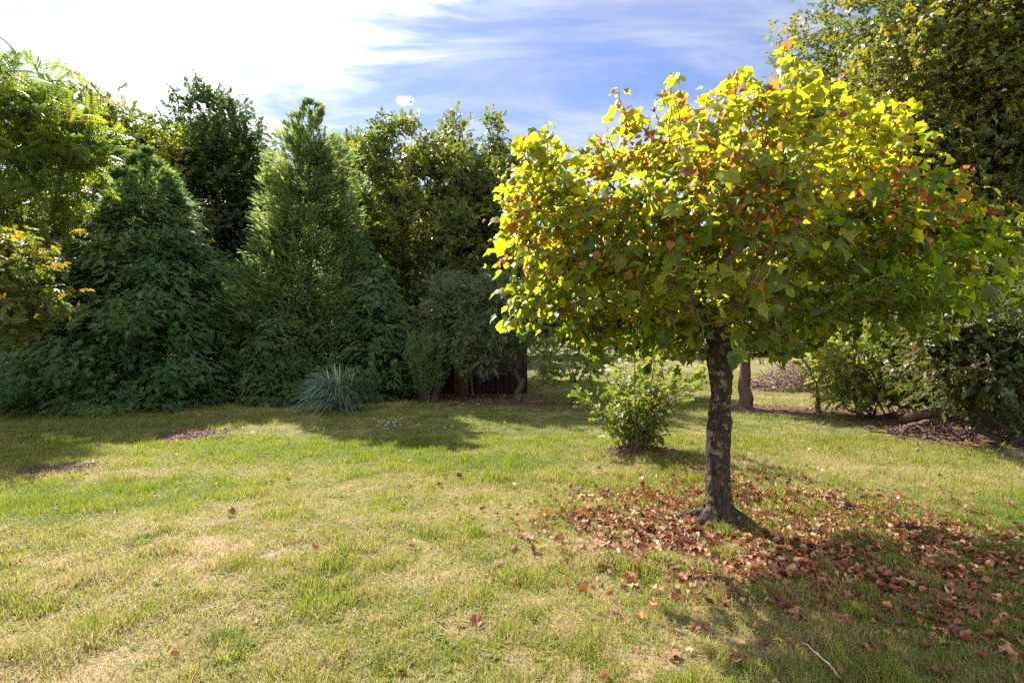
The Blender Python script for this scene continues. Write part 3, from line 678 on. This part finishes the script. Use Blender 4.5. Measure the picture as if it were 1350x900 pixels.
# the shrub on its mound
def lawn_shrub():
    rng = np.random.default_rng(51); bx, by = SHRUB
    root = thing('shrub', 'many-stemmed shrub with pale green leaves on a little earth mound in the lawn', 'shrub', (bx, by, float(gz(bx, by)) - .03))
    bv, lv = [], []
    for i in range(46):
        a = rng.uniform(0, 6.283); ln_ = rng.uniform(.7, 1.85); sp = rng.uniform(.1, 1.0) * (1 if rng.uniform() < .8 else 1.25)
        t = np.linspace(0, 1, 8); b0 = rng.uniform(0, .16)
        pc = np.stack([math.cos(a) * (b0 + sp * t ** 1.25 * ln_ * .8) + .03 * rng.normal() * t, math.sin(a) * (b0 + sp * t ** 1.25 * ln_ * .7), ln_ * (t - .16 * sp * t * t)], -1)
        pc[1:] += rng.normal(size=(7, 3)) * .012
        V, Fq = tube(pc, .011 * (1 - t) + .003, 5); bv.append((V, [Fq], np.zeros(len(V))))
        for k in range(22):
            u = rng.uniform(.05, 1) ** .7; q = np.array([np.interp(u, t, pc[:, c]) for c in range(3)])
            lv.append(q + rng.normal(size=3) * np.array([.075, .075, .05]))
    for k in range(210):
        a = rng.uniform(0, 6.283); r_ = .42 * math.sqrt(rng.uniform()); lv.append(np.array([math.cos(a) * r_, math.sin(a) * r_ * .8, rng.uniform(.08, .5)]))
    V, fl, _ = merge(bv); make_mesh('stems', V, fl, M_BARKPALE, root, smooth=True)
    lv = np.array(lv); n = len(lv)
    Y = lv * np.array([1, 1, .2]) + rng.normal(size=(n, 3)) * .5; Zn = np.array([0, 0, .8]) + rng.normal(size=(n, 3)) * .5
    V, fs = scatter(T_SPRIG3[0], T_SPRIG3[1], lv, frames(Y, Zn), .105 * rng.uniform(.7, 1.3, n))
    t = np.clip(.45 + .25 * rng.normal(size=n), 0, 1)
    make_mesh('foliage', V, fs, M_LIGHT, root, np.repeat(t, len(T_SPRIG3[0])))
lawn_shrub()

# upright columnar shrub
def upright_shrub():
    rng = np.random.default_rng(52); d = 14.0; bx = X(566, d)
    root = thing('yew_shrub', 'upright dark green shrub of straight vertical shoots right of the bushy cypress', 'shrub', (bx, d, float(gz(bx, d))))
    bv, pos, Ys = [], [], []
    for i in range(70):
        a = rng.uniform(0, 6.283); r_ = .62 * math.sqrt(rng.uniform()); h = rng.uniform(1.3, 2.3) * (1 - .35 * r_)
        x, y = math.cos(a) * r_, math.sin(a) * r_; t = np.linspace(0, 1, 6)
        pc = np.stack([x * (.35 + .75 * t), y * (.35 + .75 * t), h * t], -1)
        V, Fq = tube(pc, .012 * (1 - t) + .003, 4); bv.append((V, [Fq], np.zeros(len(V))))
        for k in range(46):
            u = rng.uniform(.22, 1); pos.append([np.interp(u, t, pc[:, c]) + rng.normal() * .02 for c in range(3)])
            b = rng.uniform(0, 6.283); Ys.append((math.cos(b) * .6, math.sin(b) * .6, .9))
    V, fl, _ = merge(bv); make_mesh('stems', V, fl, M_BARK, root)
    pos, Ys = np.array(pos), np.array(Ys); n = len(pos)
    V, fs = scatter(T_NARROW[0], T_NARROW[1], pos, frames(Ys, rng.normal(size=(n, 3)) + (0, 0, .5)), .17 * rng.uniform(.7, 1.2, n))
    make_mesh('foliage', V, fs, M_CONIF2, root, np.repeat(np.clip(.65 + .25 * rng.normal(size=n), 0, 1), len(T_NARROW[0])))
upright_shrub()

# pampas grass
def pampas():
    rng = np.random.default_rng(53); bx, by = G(449, 543)
    root = thing('pampas_grass', 'blue-green fountain of pampas grass with a few plumes at the lawn\'s edge', 'ornamental grass', (bx, by, float(gz(bx, by))))
    n = 1500; seg = 6
    a = rng.uniform(0, 6.283, n); L_ = rng.uniform(.6, 1.45, n); el = np.clip(rng.normal(1.14, .30, n), .3, 1.54); a = a + .25 * np.sin(3 * a); b0 = .14 * np.sqrt(rng.uniform(size=n))
    t = np.linspace(0, 1, seg)[None]
    rr = b0[:, None] + L_[:, None] * (np.cos(el)[:, None] * t * .8 + .20 * t ** 2.4); zz_ = L_[:, None] * (np.sin(el)[:, None] * t * 1.12 - .62 * t ** 3 * rng.uniform(.5, 1.25, n)[:, None])
    zz_ = np.maximum(zz_, .02)
    w = .011 * (1 - t ** 2) + .0015; ca, sa = np.cos(a)[:, None], np.sin(a)[:, None]
    A = np.stack([ca * rr - sa * w, sa * rr + ca * w, zz_], -1); B = np.stack([ca * rr + sa * w, sa * rr - ca * w, zz_ + .004], -1)
    V = np.stack([A, B], 2).reshape(n, seg * 2, 3)
    f = np.array([(2 * i, 2 * i + 1, 2 * i + 3, 2 * i + 2) for i in range(seg - 1)])
    fs = (f[None] + (np.arange(n) * seg * 2)[:, None, None]).reshape(-1, 4)
    make_mesh('leaves', V.reshape(-1, 3), [fs], M_PAMPAS, root, np.repeat(np.clip(.45 + .25 * rng.normal(size=n), 0, .85), seg * 2))
    for i, (x, h) in enumerate(((-.30, 1.05), (-.16, 1.14), (-.03, 1.12), (.22, .98), (.34, .98), (-.1, 1.0))):
        t1 = np.linspace(0, 1, 6); y = rng.normal() * .12
        V, Fq = tube(np.stack([x * (.3 + .7 * t1), y * t1, h * t1], -1), np.array([.007, .006, .006, .012, .016, .003]), 5)
        make_mesh('plume', V, [Fq], M_PAMPAS, root, np.full(len(V), .97))
pampas()

# ------------------------------------------------------------------ shed behind the grey-green tree
def box(x0, x1, y0, y1, z0, z1):
    V = np.array([(x, y, z) for z in (z0, z1) for y in (y0, y1) for x in (x0, x1)], float)
    return V, [np.array([(0, 2, 3, 1), (4, 5, 7, 6), (0, 1, 5, 4), (2, 6, 7, 3), (0, 4, 6, 2), (1, 3, 7, 5)])], np.zeros(8)
def shed():
    d = 16.3; x0, x1 = X(548, d), X(694, d)
    m_w = mat_noise('dark_shed_timber', [(.3, (.018, .010, .010)), (.7, (.060, .030, .027))], 6, .85, .4, (6, 6, 1))
    m_p = mat_noise('bare_timber', [(.3, (.10, .065, .03)), (.7, (.22, .15, .08))], 8, .85, .3, (6, 6, 1))
    m_r = mat_noise('roof_felt', [(.3, (.02, .02, .02)), (.7, (.06, .055, .05))], 10, .95, .3)
    root = thing('garden_shed', 'low dark brown timber shed half hidden behind the grey-green tree', 'shed', (x0, d, float(gz(x0, d))))
    w = x1 - x0; pl = []
    rgs = np.random.default_rng(5); x_ = 0.0
    while x_ < w:                                                     # upright boards of uneven width
        bw = min(rgs.uniform(.10, .20), w - x_); e = rgs.uniform(0, .012); pl.append(box(x_, x_ + bw - .004, -e, .025, .02 + rgs.uniform(0, .03), 1.68)); pl.append(box(x_, x_ + bw - .004, 1.6, 1.625, .02, 1.68)); x_ += bw
    for k in range(12): pl.append(box(-.03, -.003, .03 + k * .13, .155 + k * .13, .02, 1.68)); pl.append(box(w + .003, w + .03, .03 + k * .13, .155 + k * .13, .02, 1.68))
    V, fl, _ = merge(pl); make_mesh('wall', V, fl, m_w, root)
    V = np.array([(-.15, -.2, 1.72), (w + .15, -.2, 1.72), (w + .15, .8, 2.05), (-.15, .8, 2.05), (w + .15, 1.83, 1.72), (-.15, 1.83, 1.72)])
    V = np.concatenate([V, V + (0, 0, .05)])
    make_mesh('roof', V, [np.array([(0, 3, 2, 1), (3, 5, 4, 2), (6, 7, 8, 9), (9, 8, 10, 11), (0, 1, 7, 6), (4, 5, 11, 10), (1, 2, 8, 7), (2, 4, 10, 8), (3, 0, 6, 9), (5, 3, 9, 11)])], m_r, root)
    xd = X(608, d) - x0
    V, fl, _ = box(xd - .22, xd + .22, -.045, -.016, .04, 1.66); dr = make_mesh('door', V, fl, m_p, root)
    V, fl, _ = box(xd + .12, xd + .16, -.075, -.047, .82, .98); make_mesh('handle', V, fl, m_r, dr)
    V, fl, _ = box(X(655, d) - x0, X(668, d) - x0, -.04, -.015, .60, .63); make_mesh('batten', V, fl, m_p, root)
    # pole leaning against it
    t = np.linspace(0, 1, 5); xp = X(624, d - .5)
    V, Fq = tube(np.stack([xp - .30 * t, d - .55 + .48 * t, .0 + 1.62 * t], -1), np.full(5, .028), 8)
    tag(make_mesh('pole', V, [Fq], m_p, None, smooth=True), 'thin weathered pole leaning on the dark shed beside its door', 'pole')
    # two stakes by the upright shrub
    for px in (566, 574):
        t = np.linspace(0, 1, 4); xq = X(px, 14.9)
        V, Fq = tube(np.stack([xq + .03 * t, 14.9 + 0 * t, .95 * t], -1), np.full(4, .032), 8)
        tag(make_mesh('stake', V, [Fq], m_p, None, smooth=True), 'short pale wooden stake standing under the upright shrub, %s of two' % ('left' if px == 566 else 'right'), 'stake', 'stakes under the upright shrub')
shed()

# ------------------------------------------------------------------ far trees all round (prototypes, then copies)
far_group = 'far trees beyond the garden'
FAR_LABEL = 'far green tree in the row that closes the garden behind everything else'
farA = broad_tree('far_tree', FAR_LABEL, 'tree', (X(760, 48), 48), 9, (0, 0, 5.4), (3.8, 3.4, 4.2), 2.2, .22, 260, 15, T_SPRIG, .62, .55, M_OAK, seed=61, gap=.34, group=far_group, min_r=.012)
farB = broad_tree('far_tree', FAR_LABEL, 'tree', (X(880, 50), 50), 9, (0, 0, 4.6), (3.4, 3.4, 4.2), 1.6, .2, 240, 15, T_SPRIG, .62, .55, M_DARKOAK, seed=62, gap=.36, group=far_group, min_r=.012)
frs = np.random.default_rng(63)
for i, (px, d, s) in enumerate([(-330, 30, 1.2), (-180, 27, 1.15), (-60, 29, 1.2), (60, 33, 1.1), (180, 35, 1.15), (300, 36, 1.1), (400, 38, 1.1), (500, 34, 1.0), (590, 38, 1.05), (680, 46, 1.0),
        (820, 47, .95), (950, 50, 1.0), (1020, 46, .95), (1100, 44, 1.05), (1190, 33, 1.0), (1280, 36, 1.1), (1380, 30, 1.1), (1500, 27, 1.15), (1640, 25, 1.2)]):
    x = X(px, d); src = farA if i % 2 else farB
    copy_thing(src, (x, d, float(gz(x, d)) - .05), float(frs.uniform(0, 6.28)), (s * frs.uniform(.95, 1.2), s, s * frs.uniform(.9, 1.12)), None, far_group)

# ------------------------------------------------------------------ logs, rocks, brush heap at the right bank
M_LOG = mat_bark('log_bark', (.06, .03, .022), (.22, .13, .10), (.30, .24, .16), 7, .7, .6)
M_ROCK = mat_noise('mossy_stone', [(.3, (.05, .04, .03)), (.55, (.13, .10, .075)), (.75, (.22, .18, .14))], 7, .95, .7)
def log(label, p0, p1, r, seed):
    t = np.linspace(0, 1, 12); p0, p1 = np.array(p0), np.array(p1); rg = np.random.default_rng(seed)
    pc = p0 + (p1 - p0) * t[:, None] + rg.normal(size=(12, 3)) * r * .10
    V, Fq = tube(pc, r * (1 - .25 * t) * (1 + .08 * rg.normal(size=12)), 14)
    c0, c1 = len(V), len(V) + 1; V = np.concatenate([V, pc[[0, -1]]])
    tr = np.array([(c0, (i + 1) % 14, i) for i in range(14)] + [(c1, 11 * 14 + i, 11 * 14 + (i + 1) % 14) for i in range(14)])
    tag(make_mesh('log', V, [Fq, tr], M_LOG, None, smooth=True), label, 'log')
a_, b_ = G(1196, 572), G(1268, 562)
log('short weathered log lying end-on at the foot of the right bank', (a_[0], a_[1], float(gz(*a_)) + .07), (a_[0] + .75, a_[1] + .30, float(gz(a_[0] + .75, a_[1] + .3)) + .09), .085, 1)
log('longer reddish log lying higher up the bank under the green and bronze bush', (a_[0] + .35, a_[1] + .55, float(gz(a_[0] + .35, a_[1] + .55)) + .12), (a_[0] + 1.9, a_[1] + .75, float(gz(a_[0] + 1.9, a_[1] + .75)) + .22), .09, 2)
def rock(label, x, y, s, seed):
    import bmesh
    bm_ = bmesh.new(); bmesh.ops.create_icosphere(bm_, subdivisions=3, radius=1)
    V = np.array([v.co[:] for v in bm_.verts]); Fa = np.array([[v.index for v in f.verts] for f in bm_.faces]); bm_.free()
    V = V * (.75 + .55 * noise3(V, 1.3, seed) + .15 * noise3(V, 4, seed + 1))[:, None] * np.array([1.2, .9, .62]) * s
    o = make_mesh('rock', V, [Fa], M_ROCK, None, smooth=False); o.location = (x, y, float(gz(x, y)) + s * .25); o.rotation_euler = (0, 0, seed)
    tag(o, label, 'rock')
for lab, px, py, s, sd in (('flat mossy stone just left of the bank\'s weathered log', 1147, 566, .085, 3), ('yellowish stone in front of the bank\'s weathered log', 1222, 580, .075, 4),
        ('small pale stone in the litter below the bank\'s logs', 1210, 592, .06, 5), ('brown stone at the shady foot of the green and bronze bush', 1338, 602, .09, 6)):
    x, y = G(px, py); rock(lab, x, y, s, sd)
def brush(label, x, y, rx, h, n, seed, name='brush_heap', mat=M_BARKRED):
    rg = np.random.default_rng(seed); bv = []
    for i in range(n):
        a = rg.uniform(0, 6.283); r_ = rx * math.sqrt(rg.uniform()); c = np.array([math.cos(a) * r_, math.sin(a) * r_ * .6, h * (1 - (r_ / rx) ** 2) * rg.uniform(.1, 1)])
        d = rg.normal(size=3) * np.array([1, .8, .35]); d /= np.linalg.norm(d); l = rg.uniform(.25, .8) * rx * .6; t = np.linspace(-.5, .5, 4)
        pc = c + d * l * t[:, None] + rg.normal(size=(4, 3)) * .02 * rx; pc[:, 2] = np.maximum(pc[:, 2], .01)
        V, Fq = tube(pc, rg.uniform(.006, .02) * (1 - .6 * (t + .5)), 4); bv.append((V, [Fq], np.zeros(len(V))))
    V, fl, _ = merge(bv); o = make_mesh(name, V, fl, mat, None); o.location = (x, y, float(gz(x, y))); tag(o, label, 'brush heap'); return o
M_BRUSH = mat_bark('dry_brush', (.16, .10, .09), (.40, .28, .25), None, 8, .4)
brush('pinkish heap of cut dry branches on the far grass behind the sapling', X(1042, 17.5), 17.5, 1.35, 1.0, 650, 71, mat=M_BRUSH)
brush('small heap of pale twigs and stones under the upright shrub', X(547, 15.2), 15.2, .5, .85, 160, 72, mat=M_BRUSH)
brush('low scatter of dry reddish twigs on the bank in front of the logs', X(1235, 8.9), 8.9, .85, .12, 170, 73, mat=M_BARKRED)

# ------------------------------------------------------------------ grass
rng = np.random.default_rng(101)
def grass_zone(n, d0, d1, p, wide, hmul, segs2):
    u = rng.uniform(size=n); y = (d0 ** p + u * (d1 ** p - d0 ** p)) ** (1 / p)
    x = rng.uniform(-1, 1, n) * (y * 1.02 + 1.4)
    lit = litter(x, y); dry = dryness_and_shade(x, y)
    trk = np.hypot(x - TREE[0], y - TREE[1]) < .12
    keep = (rng.uniform(size=n) > lit * 1.15) & ~trk & (rng.uniform(size=n) > .22 * dry + .38 * (1 - sm(.36, .58, noise2(x, y, 4.5, 151, 2))))
    x, y, lit, dry = x[keep], y[keep], lit[keep], dry[keep]; n = len(x)
    tuft = noise2(x, y, 4.5, 151, 2); lush = noise2(x, y, .8, 161, 2)
    h = hmul * (.022 + .030 * rng.uniform(size=n) + .062 * sm(.50, .80, tuft) + .03 * sm(.5, .75, lush) * (1 - dry))
    a = rng.uniform(0, 6.283, n); lean = rng.uniform(.1, 1.0, n) * (.7 + .7 * dry); la = rng.uniform(0, 6.283, n)
    w = wide * rng.uniform(.6, 1.3, n) * (.45 + .13 * y)
    z = gz(x, y) - .004; B = np.stack([x, y, z], -1)
    sd = np.stack([np.cos(a), np.sin(a), np.zeros(n)], -1) * w[:, None]
    ld = np.stack([np.cos(la), np.sin(la), np.zeros(n)], -1) * (lean * h)[:, None]
    up = np.array([0, 0, 1.0]) * h[:, None]
    t = np.clip(dry * .95 + rng.normal(size=n) * .26 - .04, 0, 1)
    if segs2:
        V = np.stack([B - sd, B + sd, B + ld * .35 + up * .62 + sd * .7, B + ld * .35 + up * .62 - sd * .7, B + ld + up * np.clip(1.05 - .4 * lean, .4, 1)[:, None]], 1)
        o = (np.arange(n) * 5)[:, None]
        return V.reshape(-1, 3), [o + np.array([[2, 4, 3]])[0][None] * 1 + 0 * o, o + np.array([0, 1, 2, 3])[None]], np.repeat(t, 5)
    V = np.stack([B - sd, B + sd, B + ld * .8 + up], 1); o = (np.arange(n) * 3)[:, None]
    return V.reshape(-1, 3), [o + np.array([0, 1, 2])[None]], np.repeat(t, 3)
zones = [grass_zone(260000, 1.2, 4.6, 1.2, .0026, 1.0, True), grass_zone(230000, 4.6, 9.0, 1.3, .0030, 1.05, False), grass_zone(170000, 9.0, 24.0, 1.2, .0034, 1.15, False)]
# dead straw lying flat in the thatch, and patches of broad-leaved clover
def thatch(n):
    y = rng.uniform(1.2, 8.5, n) ** 1.0; x = rng.uniform(-1, 1, n) * (y * 1.02 + 1.2); d_ = dryness_and_shade(x, y); k = (rng.uniform(size=n) < .25 + d_) & (rng.uniform(size=n) > litter(x, y)); x, y = x[k], y[k]; n = len(x)
    l = rng.uniform(.02, .06, n); w = rng.uniform(.0010, .0022, n) * (.6 + .14 * y); a = rng.uniform(0, 6.283, n); ca, sa = np.cos(a), np.sin(a); z = gz(x, y) + rng.uniform(.006, .03, n); dz = rng.normal(size=n) * .008
    V = np.stack([np.stack([x - sa * w, y + ca * w, z], -1), np.stack([x + sa * w, y - ca * w, z], -1), np.stack([x + ca * l, y + sa * l, z + dz], -1)], 1)
    return V.reshape(-1, 3), [np.arange(3 * n).reshape(-1, 3)], np.repeat(np.clip(rng.normal(.88, .12, n), 0, 1), 3)
def clover(n):
    y = rng.uniform(1.4, 7.0, n); x = rng.uniform(-1, 1, n) * (y * 1.02 + 1.0); k = noise2(x, y, 1.9, 311, 3) > .585; x, y = x[k], y[k]; n = len(x)
    tv, tf = bunch([kite(.9, .85, 0, 0, i * 2.094, 0, .1) for i in range(3)])
    pos = np.stack([x, y, gz(x, y) + rng.uniform(.012, .035, n)], -1); Yv = unit(rng, n) * np.array([1, 1, .2])
    V, fs = scatter(tv, tf, pos, frames(Yv, np.array([0, 0, 1.0]) + rng.normal(size=(n, 3)) * .3), rng.uniform(.006, .013, n))
    return V, fs, np.repeat(np.clip(rng.normal(.18, .12, n), 0, 1), len(tv))
def weeds(n):
    y = rng.uniform(1.5, 8.0, n); x = rng.uniform(-1, 1, n) * (y * 1.02 + 1.0); k = noise2(x, y, 1.1, 331, 2) > .5; x, y = x[k], y[k]; n = len(x)
    tv, tf = bunch([kite(1.0, .34, 0, 0, i * .97 + .2 * (i % 3), 0, -.12 * (i % 2)) for i in range(7)])
    a = rng.uniform(0, 6.283, n); Yv = np.stack([np.cos(a), np.sin(a), 0 * a], -1)
    V, fs = scatter(tv, tf, np.stack([x, y, gz(x, y) + .008], -1), frames(Yv, np.array([0, 0, 1.0]) + rng.normal(size=(n, 3)) * .12), rng.uniform(.025, .055, n))
    return V, fs, np.repeat(np.clip(rng.normal(.12, .12, n), 0, 1), len(tv))
zones += [thatch(130000), clover(70000), weeds(1500)]
V, fl, t = merge(zones)
go = make_mesh('grass', V, fl, M_GRASS, None, t); go['kind'] = 'stuff'
tag(go, 'short patchy lawn grass, lush green fading to dry straw', 'grass')

# crumbs of bare soil on the two scraped patches and the shrub's mound
nc = 1500; w_ = rng.integers(0, 3, nc); cxy = np.array([MOLE1, MOLE2, (SHRUB[0] + .1, SHRUB[1] - .25)])[w_]; sp_ = np.array([(.42, .38), (.45, .2), (.42, .2)])[w_]
x = cxy[:, 0] + rng.normal(size=nc) * sp_[:, 0]; y = cxy[:, 1] + rng.normal(size=nc) * sp_[:, 1]
ov = np.array([(1, 0, 0), (0, 1, 0), (-1, 0, 0), (0, -1, 0), (0, 0, .7), (0, 0, -.7)], float); of = [np.array([(0, 1, 4), (1, 2, 4), (2, 3, 4), (3, 0, 4), (1, 0, 5), (2, 1, 5), (3, 2, 5), (0, 3, 5)])]
V, fs = scatter(ov, of, np.stack([x, y, gz(x, y) + .006], -1), frames(unit(rng, nc), unit(rng, nc)), .006 + .016 * rng.uniform(size=nc) ** 2)
V = V + rng.normal(size=V.shape) * .003
so = make_mesh('soil_crumbs', V, fs, mat_noise('crumbly_soil', [(.3, (.03, .02, .015)), (.7, (.14, .09, .065))], 30, .95, .3), None); so['kind'] = 'stuff'; tag(so, 'dark crumbs of bare soil on the scraped patches of lawn', 'soil')

# taller tufts that stand out of the lawn
tufts = [(295, 858, .075, 'bright green tuft of longer grass in the dry lawn, nearest the bottom left', .15), (465, 776, .045, 'low yellow-green weed clump in the dry lawn, left of centre', .30), (520, 880, .06, 'green grass tuft near the bottom edge, left of centre', .25),
         (185, 715, .07, 'thin dark grass tuft at the edge of the lush strip on the left', .1), (60, 805, .05, 'loose green tuft at the left edge of the dry lawn', .25)]
for px, py, h, lab, tt in tufts:
    x, y = G(px, py); rg = np.random.default_rng(px); n = 170
    a = rg.uniform(0, 6.283, n); r_ = .085 * np.sqrt(rg.uniform(size=n)) * (1.6 if px == 295 else 1); ln_ = h * rg.uniform(.5, 1.1, n); out = rg.uniform(.3, 1.1, n)
    seg = 4; t_ = np.linspace(0, 1, seg)[None]
    rr = r_[:, None] + (out * ln_)[:, None] * t_ ** 1.6; zz_ = ln_[:, None] * t_ * (1 - .28 * out[:, None] * t_); w = .0032 * (1 - t_ ** 2) + .0004
    ca, sa = np.cos(a)[:, None], np.sin(a)[:, None]
    V = np.stack([np.stack([ca * rr - sa * w, sa * rr + ca * w, zz_], -1), np.stack([ca * rr + sa * w, sa * rr - ca * w, zz_], -1)], 2).reshape(n, seg * 2, 3)
    f = np.array([(2 * i, 2 * i + 1, 2 * i + 3, 2 * i + 2) for i in range(seg - 1)]); fs = (f[None] + (np.arange(n) * seg * 2)[:, None, None]).reshape(-1, 4)
    o = make_mesh('grass_tuft', V.reshape(-1, 3), [fs], M_GRASS, None, np.repeat(np.clip(tt + .15 * rg.normal(size=n), 0, 1), seg * 2))
    o.location = (x, y, float(gz(x, y)) - .005); tag(o, lab, 'grass tuft')

# ------------------------------------------------------------------ fallen leaves
def leaf_density(x, y):
    dx, dy = x - (TREE[0] + .25), y - (TREE[1] - .05)
    q = np.sqrt((dx / 1.35) ** 2 + (dy / 1.15) ** 2)
    q2 = np.sqrt(((x - 2.75) / 1.55) ** 2 + ((y - 4.0) / 1.15) ** 2)
    return 1.9 * np.exp(-q ** 2 * 1.7) + .32 * np.exp(-q2 ** 2 * 1.2) + .06 * np.exp(-((x - 1.3) ** 2 / 1.4 + (y - 4.2) ** 2 / 1.5)) + .0013
n = 80000; x = rng.uniform(-5, 7.0, n); y = rng.uniform(1.6, 11.0, n)
k = (rng.uniform(size=n) < leaf_density(x, y) * 1.9 * (.2 + 1.1 * noise2(x, y, 2.6, 201, 2))) & (np.hypot(x - TREE[0], y - TREE[1]) > .2)
x, y = x[k], y[k]; nd = len(x)
sz = np.clip(.049 * np.exp(rng.normal(0, .28, nd)), .02, .078); tl = np.clip(rng.normal(.50, .26, nd), 0, 1)
# which of them show largest: near and inside the frame
inside = (np.abs(x) < y * .965) & (y > 2.45)
order = np.argsort(-(sz / y) * inside); ind = order[:300]; rest = order[300:]
protos = [curled_leaf(s) for s in range(9)]
def leaf_pose(m, zs=.16):
    a = rng.uniform(0, 6.283, m); Y = np.stack([np.cos(a), np.sin(a), rng.normal(size=m) * zs], -1)
    Zn = np.array([0, 0, 1.0]) + rng.normal(size=(m, 3)) * .24
    Zn[rng.uniform(size=m) < .3] *= -1
    return frames(Y, Zn)
parts = []
for s in range(9):
    q = rest[s::9]; pos = np.stack([x[q], y[q], gz(x[q], y[q]) + .012 + rng.uniform(0, .020, len(q))], -1)
    V, fs = scatter(protos[s][0], protos[s][1], pos, leaf_pose(len(q)), sz[q]); parts.append((V, fs, np.repeat(tl[q], len(protos[s][0]))))
# broken scraps between the whole leaves
ns = 26000; xs_ = rng.uniform(-1.5, 6.0, ns); ys_ = rng.uniform(2.0, 8.0, ns); kk = rng.uniform(size=ns) < leaf_density(xs_, ys_) * .55; xs_, ys_ = xs_[kk], ys_[kk]
tv_, tf_ = bunch([kite(1, .55, -.5, 0, 0, 0, .25)]); V, fs = scatter(tv_, tf_, np.stack([xs_, ys_, gz(xs_, ys_) + rng.uniform(.008, .03, len(xs_))], -1), leaf_pose(len(xs_), .3), rng.uniform(.014, .034, len(xs_)))
parts.append((V, fs, np.repeat(np.clip(rng.normal(.45, .28, len(xs_)), 0, 1), 4)))
# mould under the background trees and on the bank
n2_ = 26000; x2 = rng.uniform(-12, 13, n2_); y2 = rng.uniform(7, 17, n2_); l2 = litter(x2, y2); kk = rng.uniform(size=n2_) < (l2 > .35) * .40; x2, y2 = x2[kk], y2[kk]
pos = np.stack([x2, y2, gz(x2, y2) + .012], -1); V, fs = scatter(protos[0][0], protos[0][1], pos, leaf_pose(len(x2)), rng.uniform(.04, .085, len(x2)))
parts.append((V, fs, np.repeat(np.clip(rng.normal(.45, .25, len(x2)), 0, 1), len(protos[0][0]))))
V, fl, t = merge(parts)
fo = make_mesh('fallen_leaves', V, fl, M_DEAD, None, t); fo['kind'] = 'stuff'; tag(fo, 'carpet of russet fallen leaves round the yellowing tree and under the bushes', 'fallen leaves')
# the nearest leaves one by one
lm = []
for s in range(9):
    for c_ in range(3):
        V, f = protos[s]; o = make_mesh('fallen_leaf', V, f, M_DEAD, None, np.full(len(V), (.25, .5, .78)[c_])); lm.append(o.data); bpy.data.objects.remove(o)
LL = ['dark brown curled leaf lying on the lawn near the yellowing tree', 'russet curled leaf lying on the lawn near the yellowing tree', 'light tan curled leaf lying on the lawn near the yellowing tree']
for i in ind:
    c_ = 0 if tl[i] < .34 else (1 if tl[i] < .66 else 2)
    o = bpy.data.objects.new('fallen_leaf', lm[rng.integers(0, 9) * 3 + c_]); COL.objects.link(o)
    o.location = (x[i], y[i], float(gz(x[i], y[i])) + .014); s_ = float(sz[i]) * 1.05; o.scale = (s_, s_, s_)
    o.rotation_euler = (float(rng.normal() * .22) + (math.pi if rng.uniform() < .3 else 0), float(rng.normal() * .22), float(rng.uniform(0, 6.28)))
    if abs(o.rotation_euler[0]) > 2: o.location.z += s_ * .35
    tag(o, LL[c_], 'leaf', 'single fallen leaves on the near lawn')
# pale stick
t_ = np.linspace(0, 1, 9); a_ = np.array([*G(1057, 853), 0]); b_ = np.array([*G(1112, 902), 0]); pc = a_ + (b_ - a_) * t_[:, None] + np.stack([.012 * np.sin(3 * t_), 0 * t_, 0 * t_], -1)
pc[:, :2] += np.random.default_rng(4).normal(size=(9, 2)) * .0045; pc[:, 2] = gz(pc[:, 0], pc[:, 1]) + .036 + .008 * np.sin(5 * t_)
V, Fq = tube(pc, .0055 * (1 - .55 * (1 - t_)) * (1 + .2 * np.sin(23 * t_)), 7); M_STICK = mat_noise('bleached_stick', [(.3, (.40, .34, .26)), (.7, (.62, .56, .46))], 20, .8, .2)
tag(make_mesh('stick', V, [Fq], M_STICK, None, smooth=True), 'bleached thin stick lying on the grass at the bottom right', 'stick')
# a dark clod by the litter line
# small white daisies in the shade by the pampas grass
M_PETAL = mat_noise('white_petal', [(.3, (.72, .72, .70)), (.7, (.82, .82, .80))], 10, .6, .0)
rg = np.random.default_rng(7)
pet = [kite(.5, .22, 0, 0, i * 2 * math.pi / 9, 0, .1) for i in range(9)]; pv, pf = bunch(pet)
pv = pv * .05; pv[:, 2] += .09
sv, sf = tube(np.array([(0, 0, 0), (.004, 0, .045), (0, 0, .09)]), np.array([.003, .003, .003]), 4)
dm = None
for i in range(26):
    px, py = (rg.normal(520, 14), rg.normal(563, 3.5)) if i < 18 else (rg.normal(560, 40), rg.normal(562, 6))
    xx, yy = G(px, py)
    if dm is None:
        h_ = make_mesh('daisy', pv, pf, M_PETAL); s_ = make_mesh('stalk', sv, [sf], M_GRASS, h_, np.full(len(sv), .1)); dm = (h_, s_)
        o = h_
    else:
        o = dm[0].copy(); COL.objects.link(o); c_ = dm[1].copy(); COL.objects.link(c_); c_.parent = o
    o.location = (xx, yy, float(gz(xx, yy))); o.rotation_euler = (0, 0, float(rg.uniform(0, 6)))
    tag(o, 'tiny white daisy in the lawn between the pampas grass and the shed', 'flower', 'daisies in the lawn')
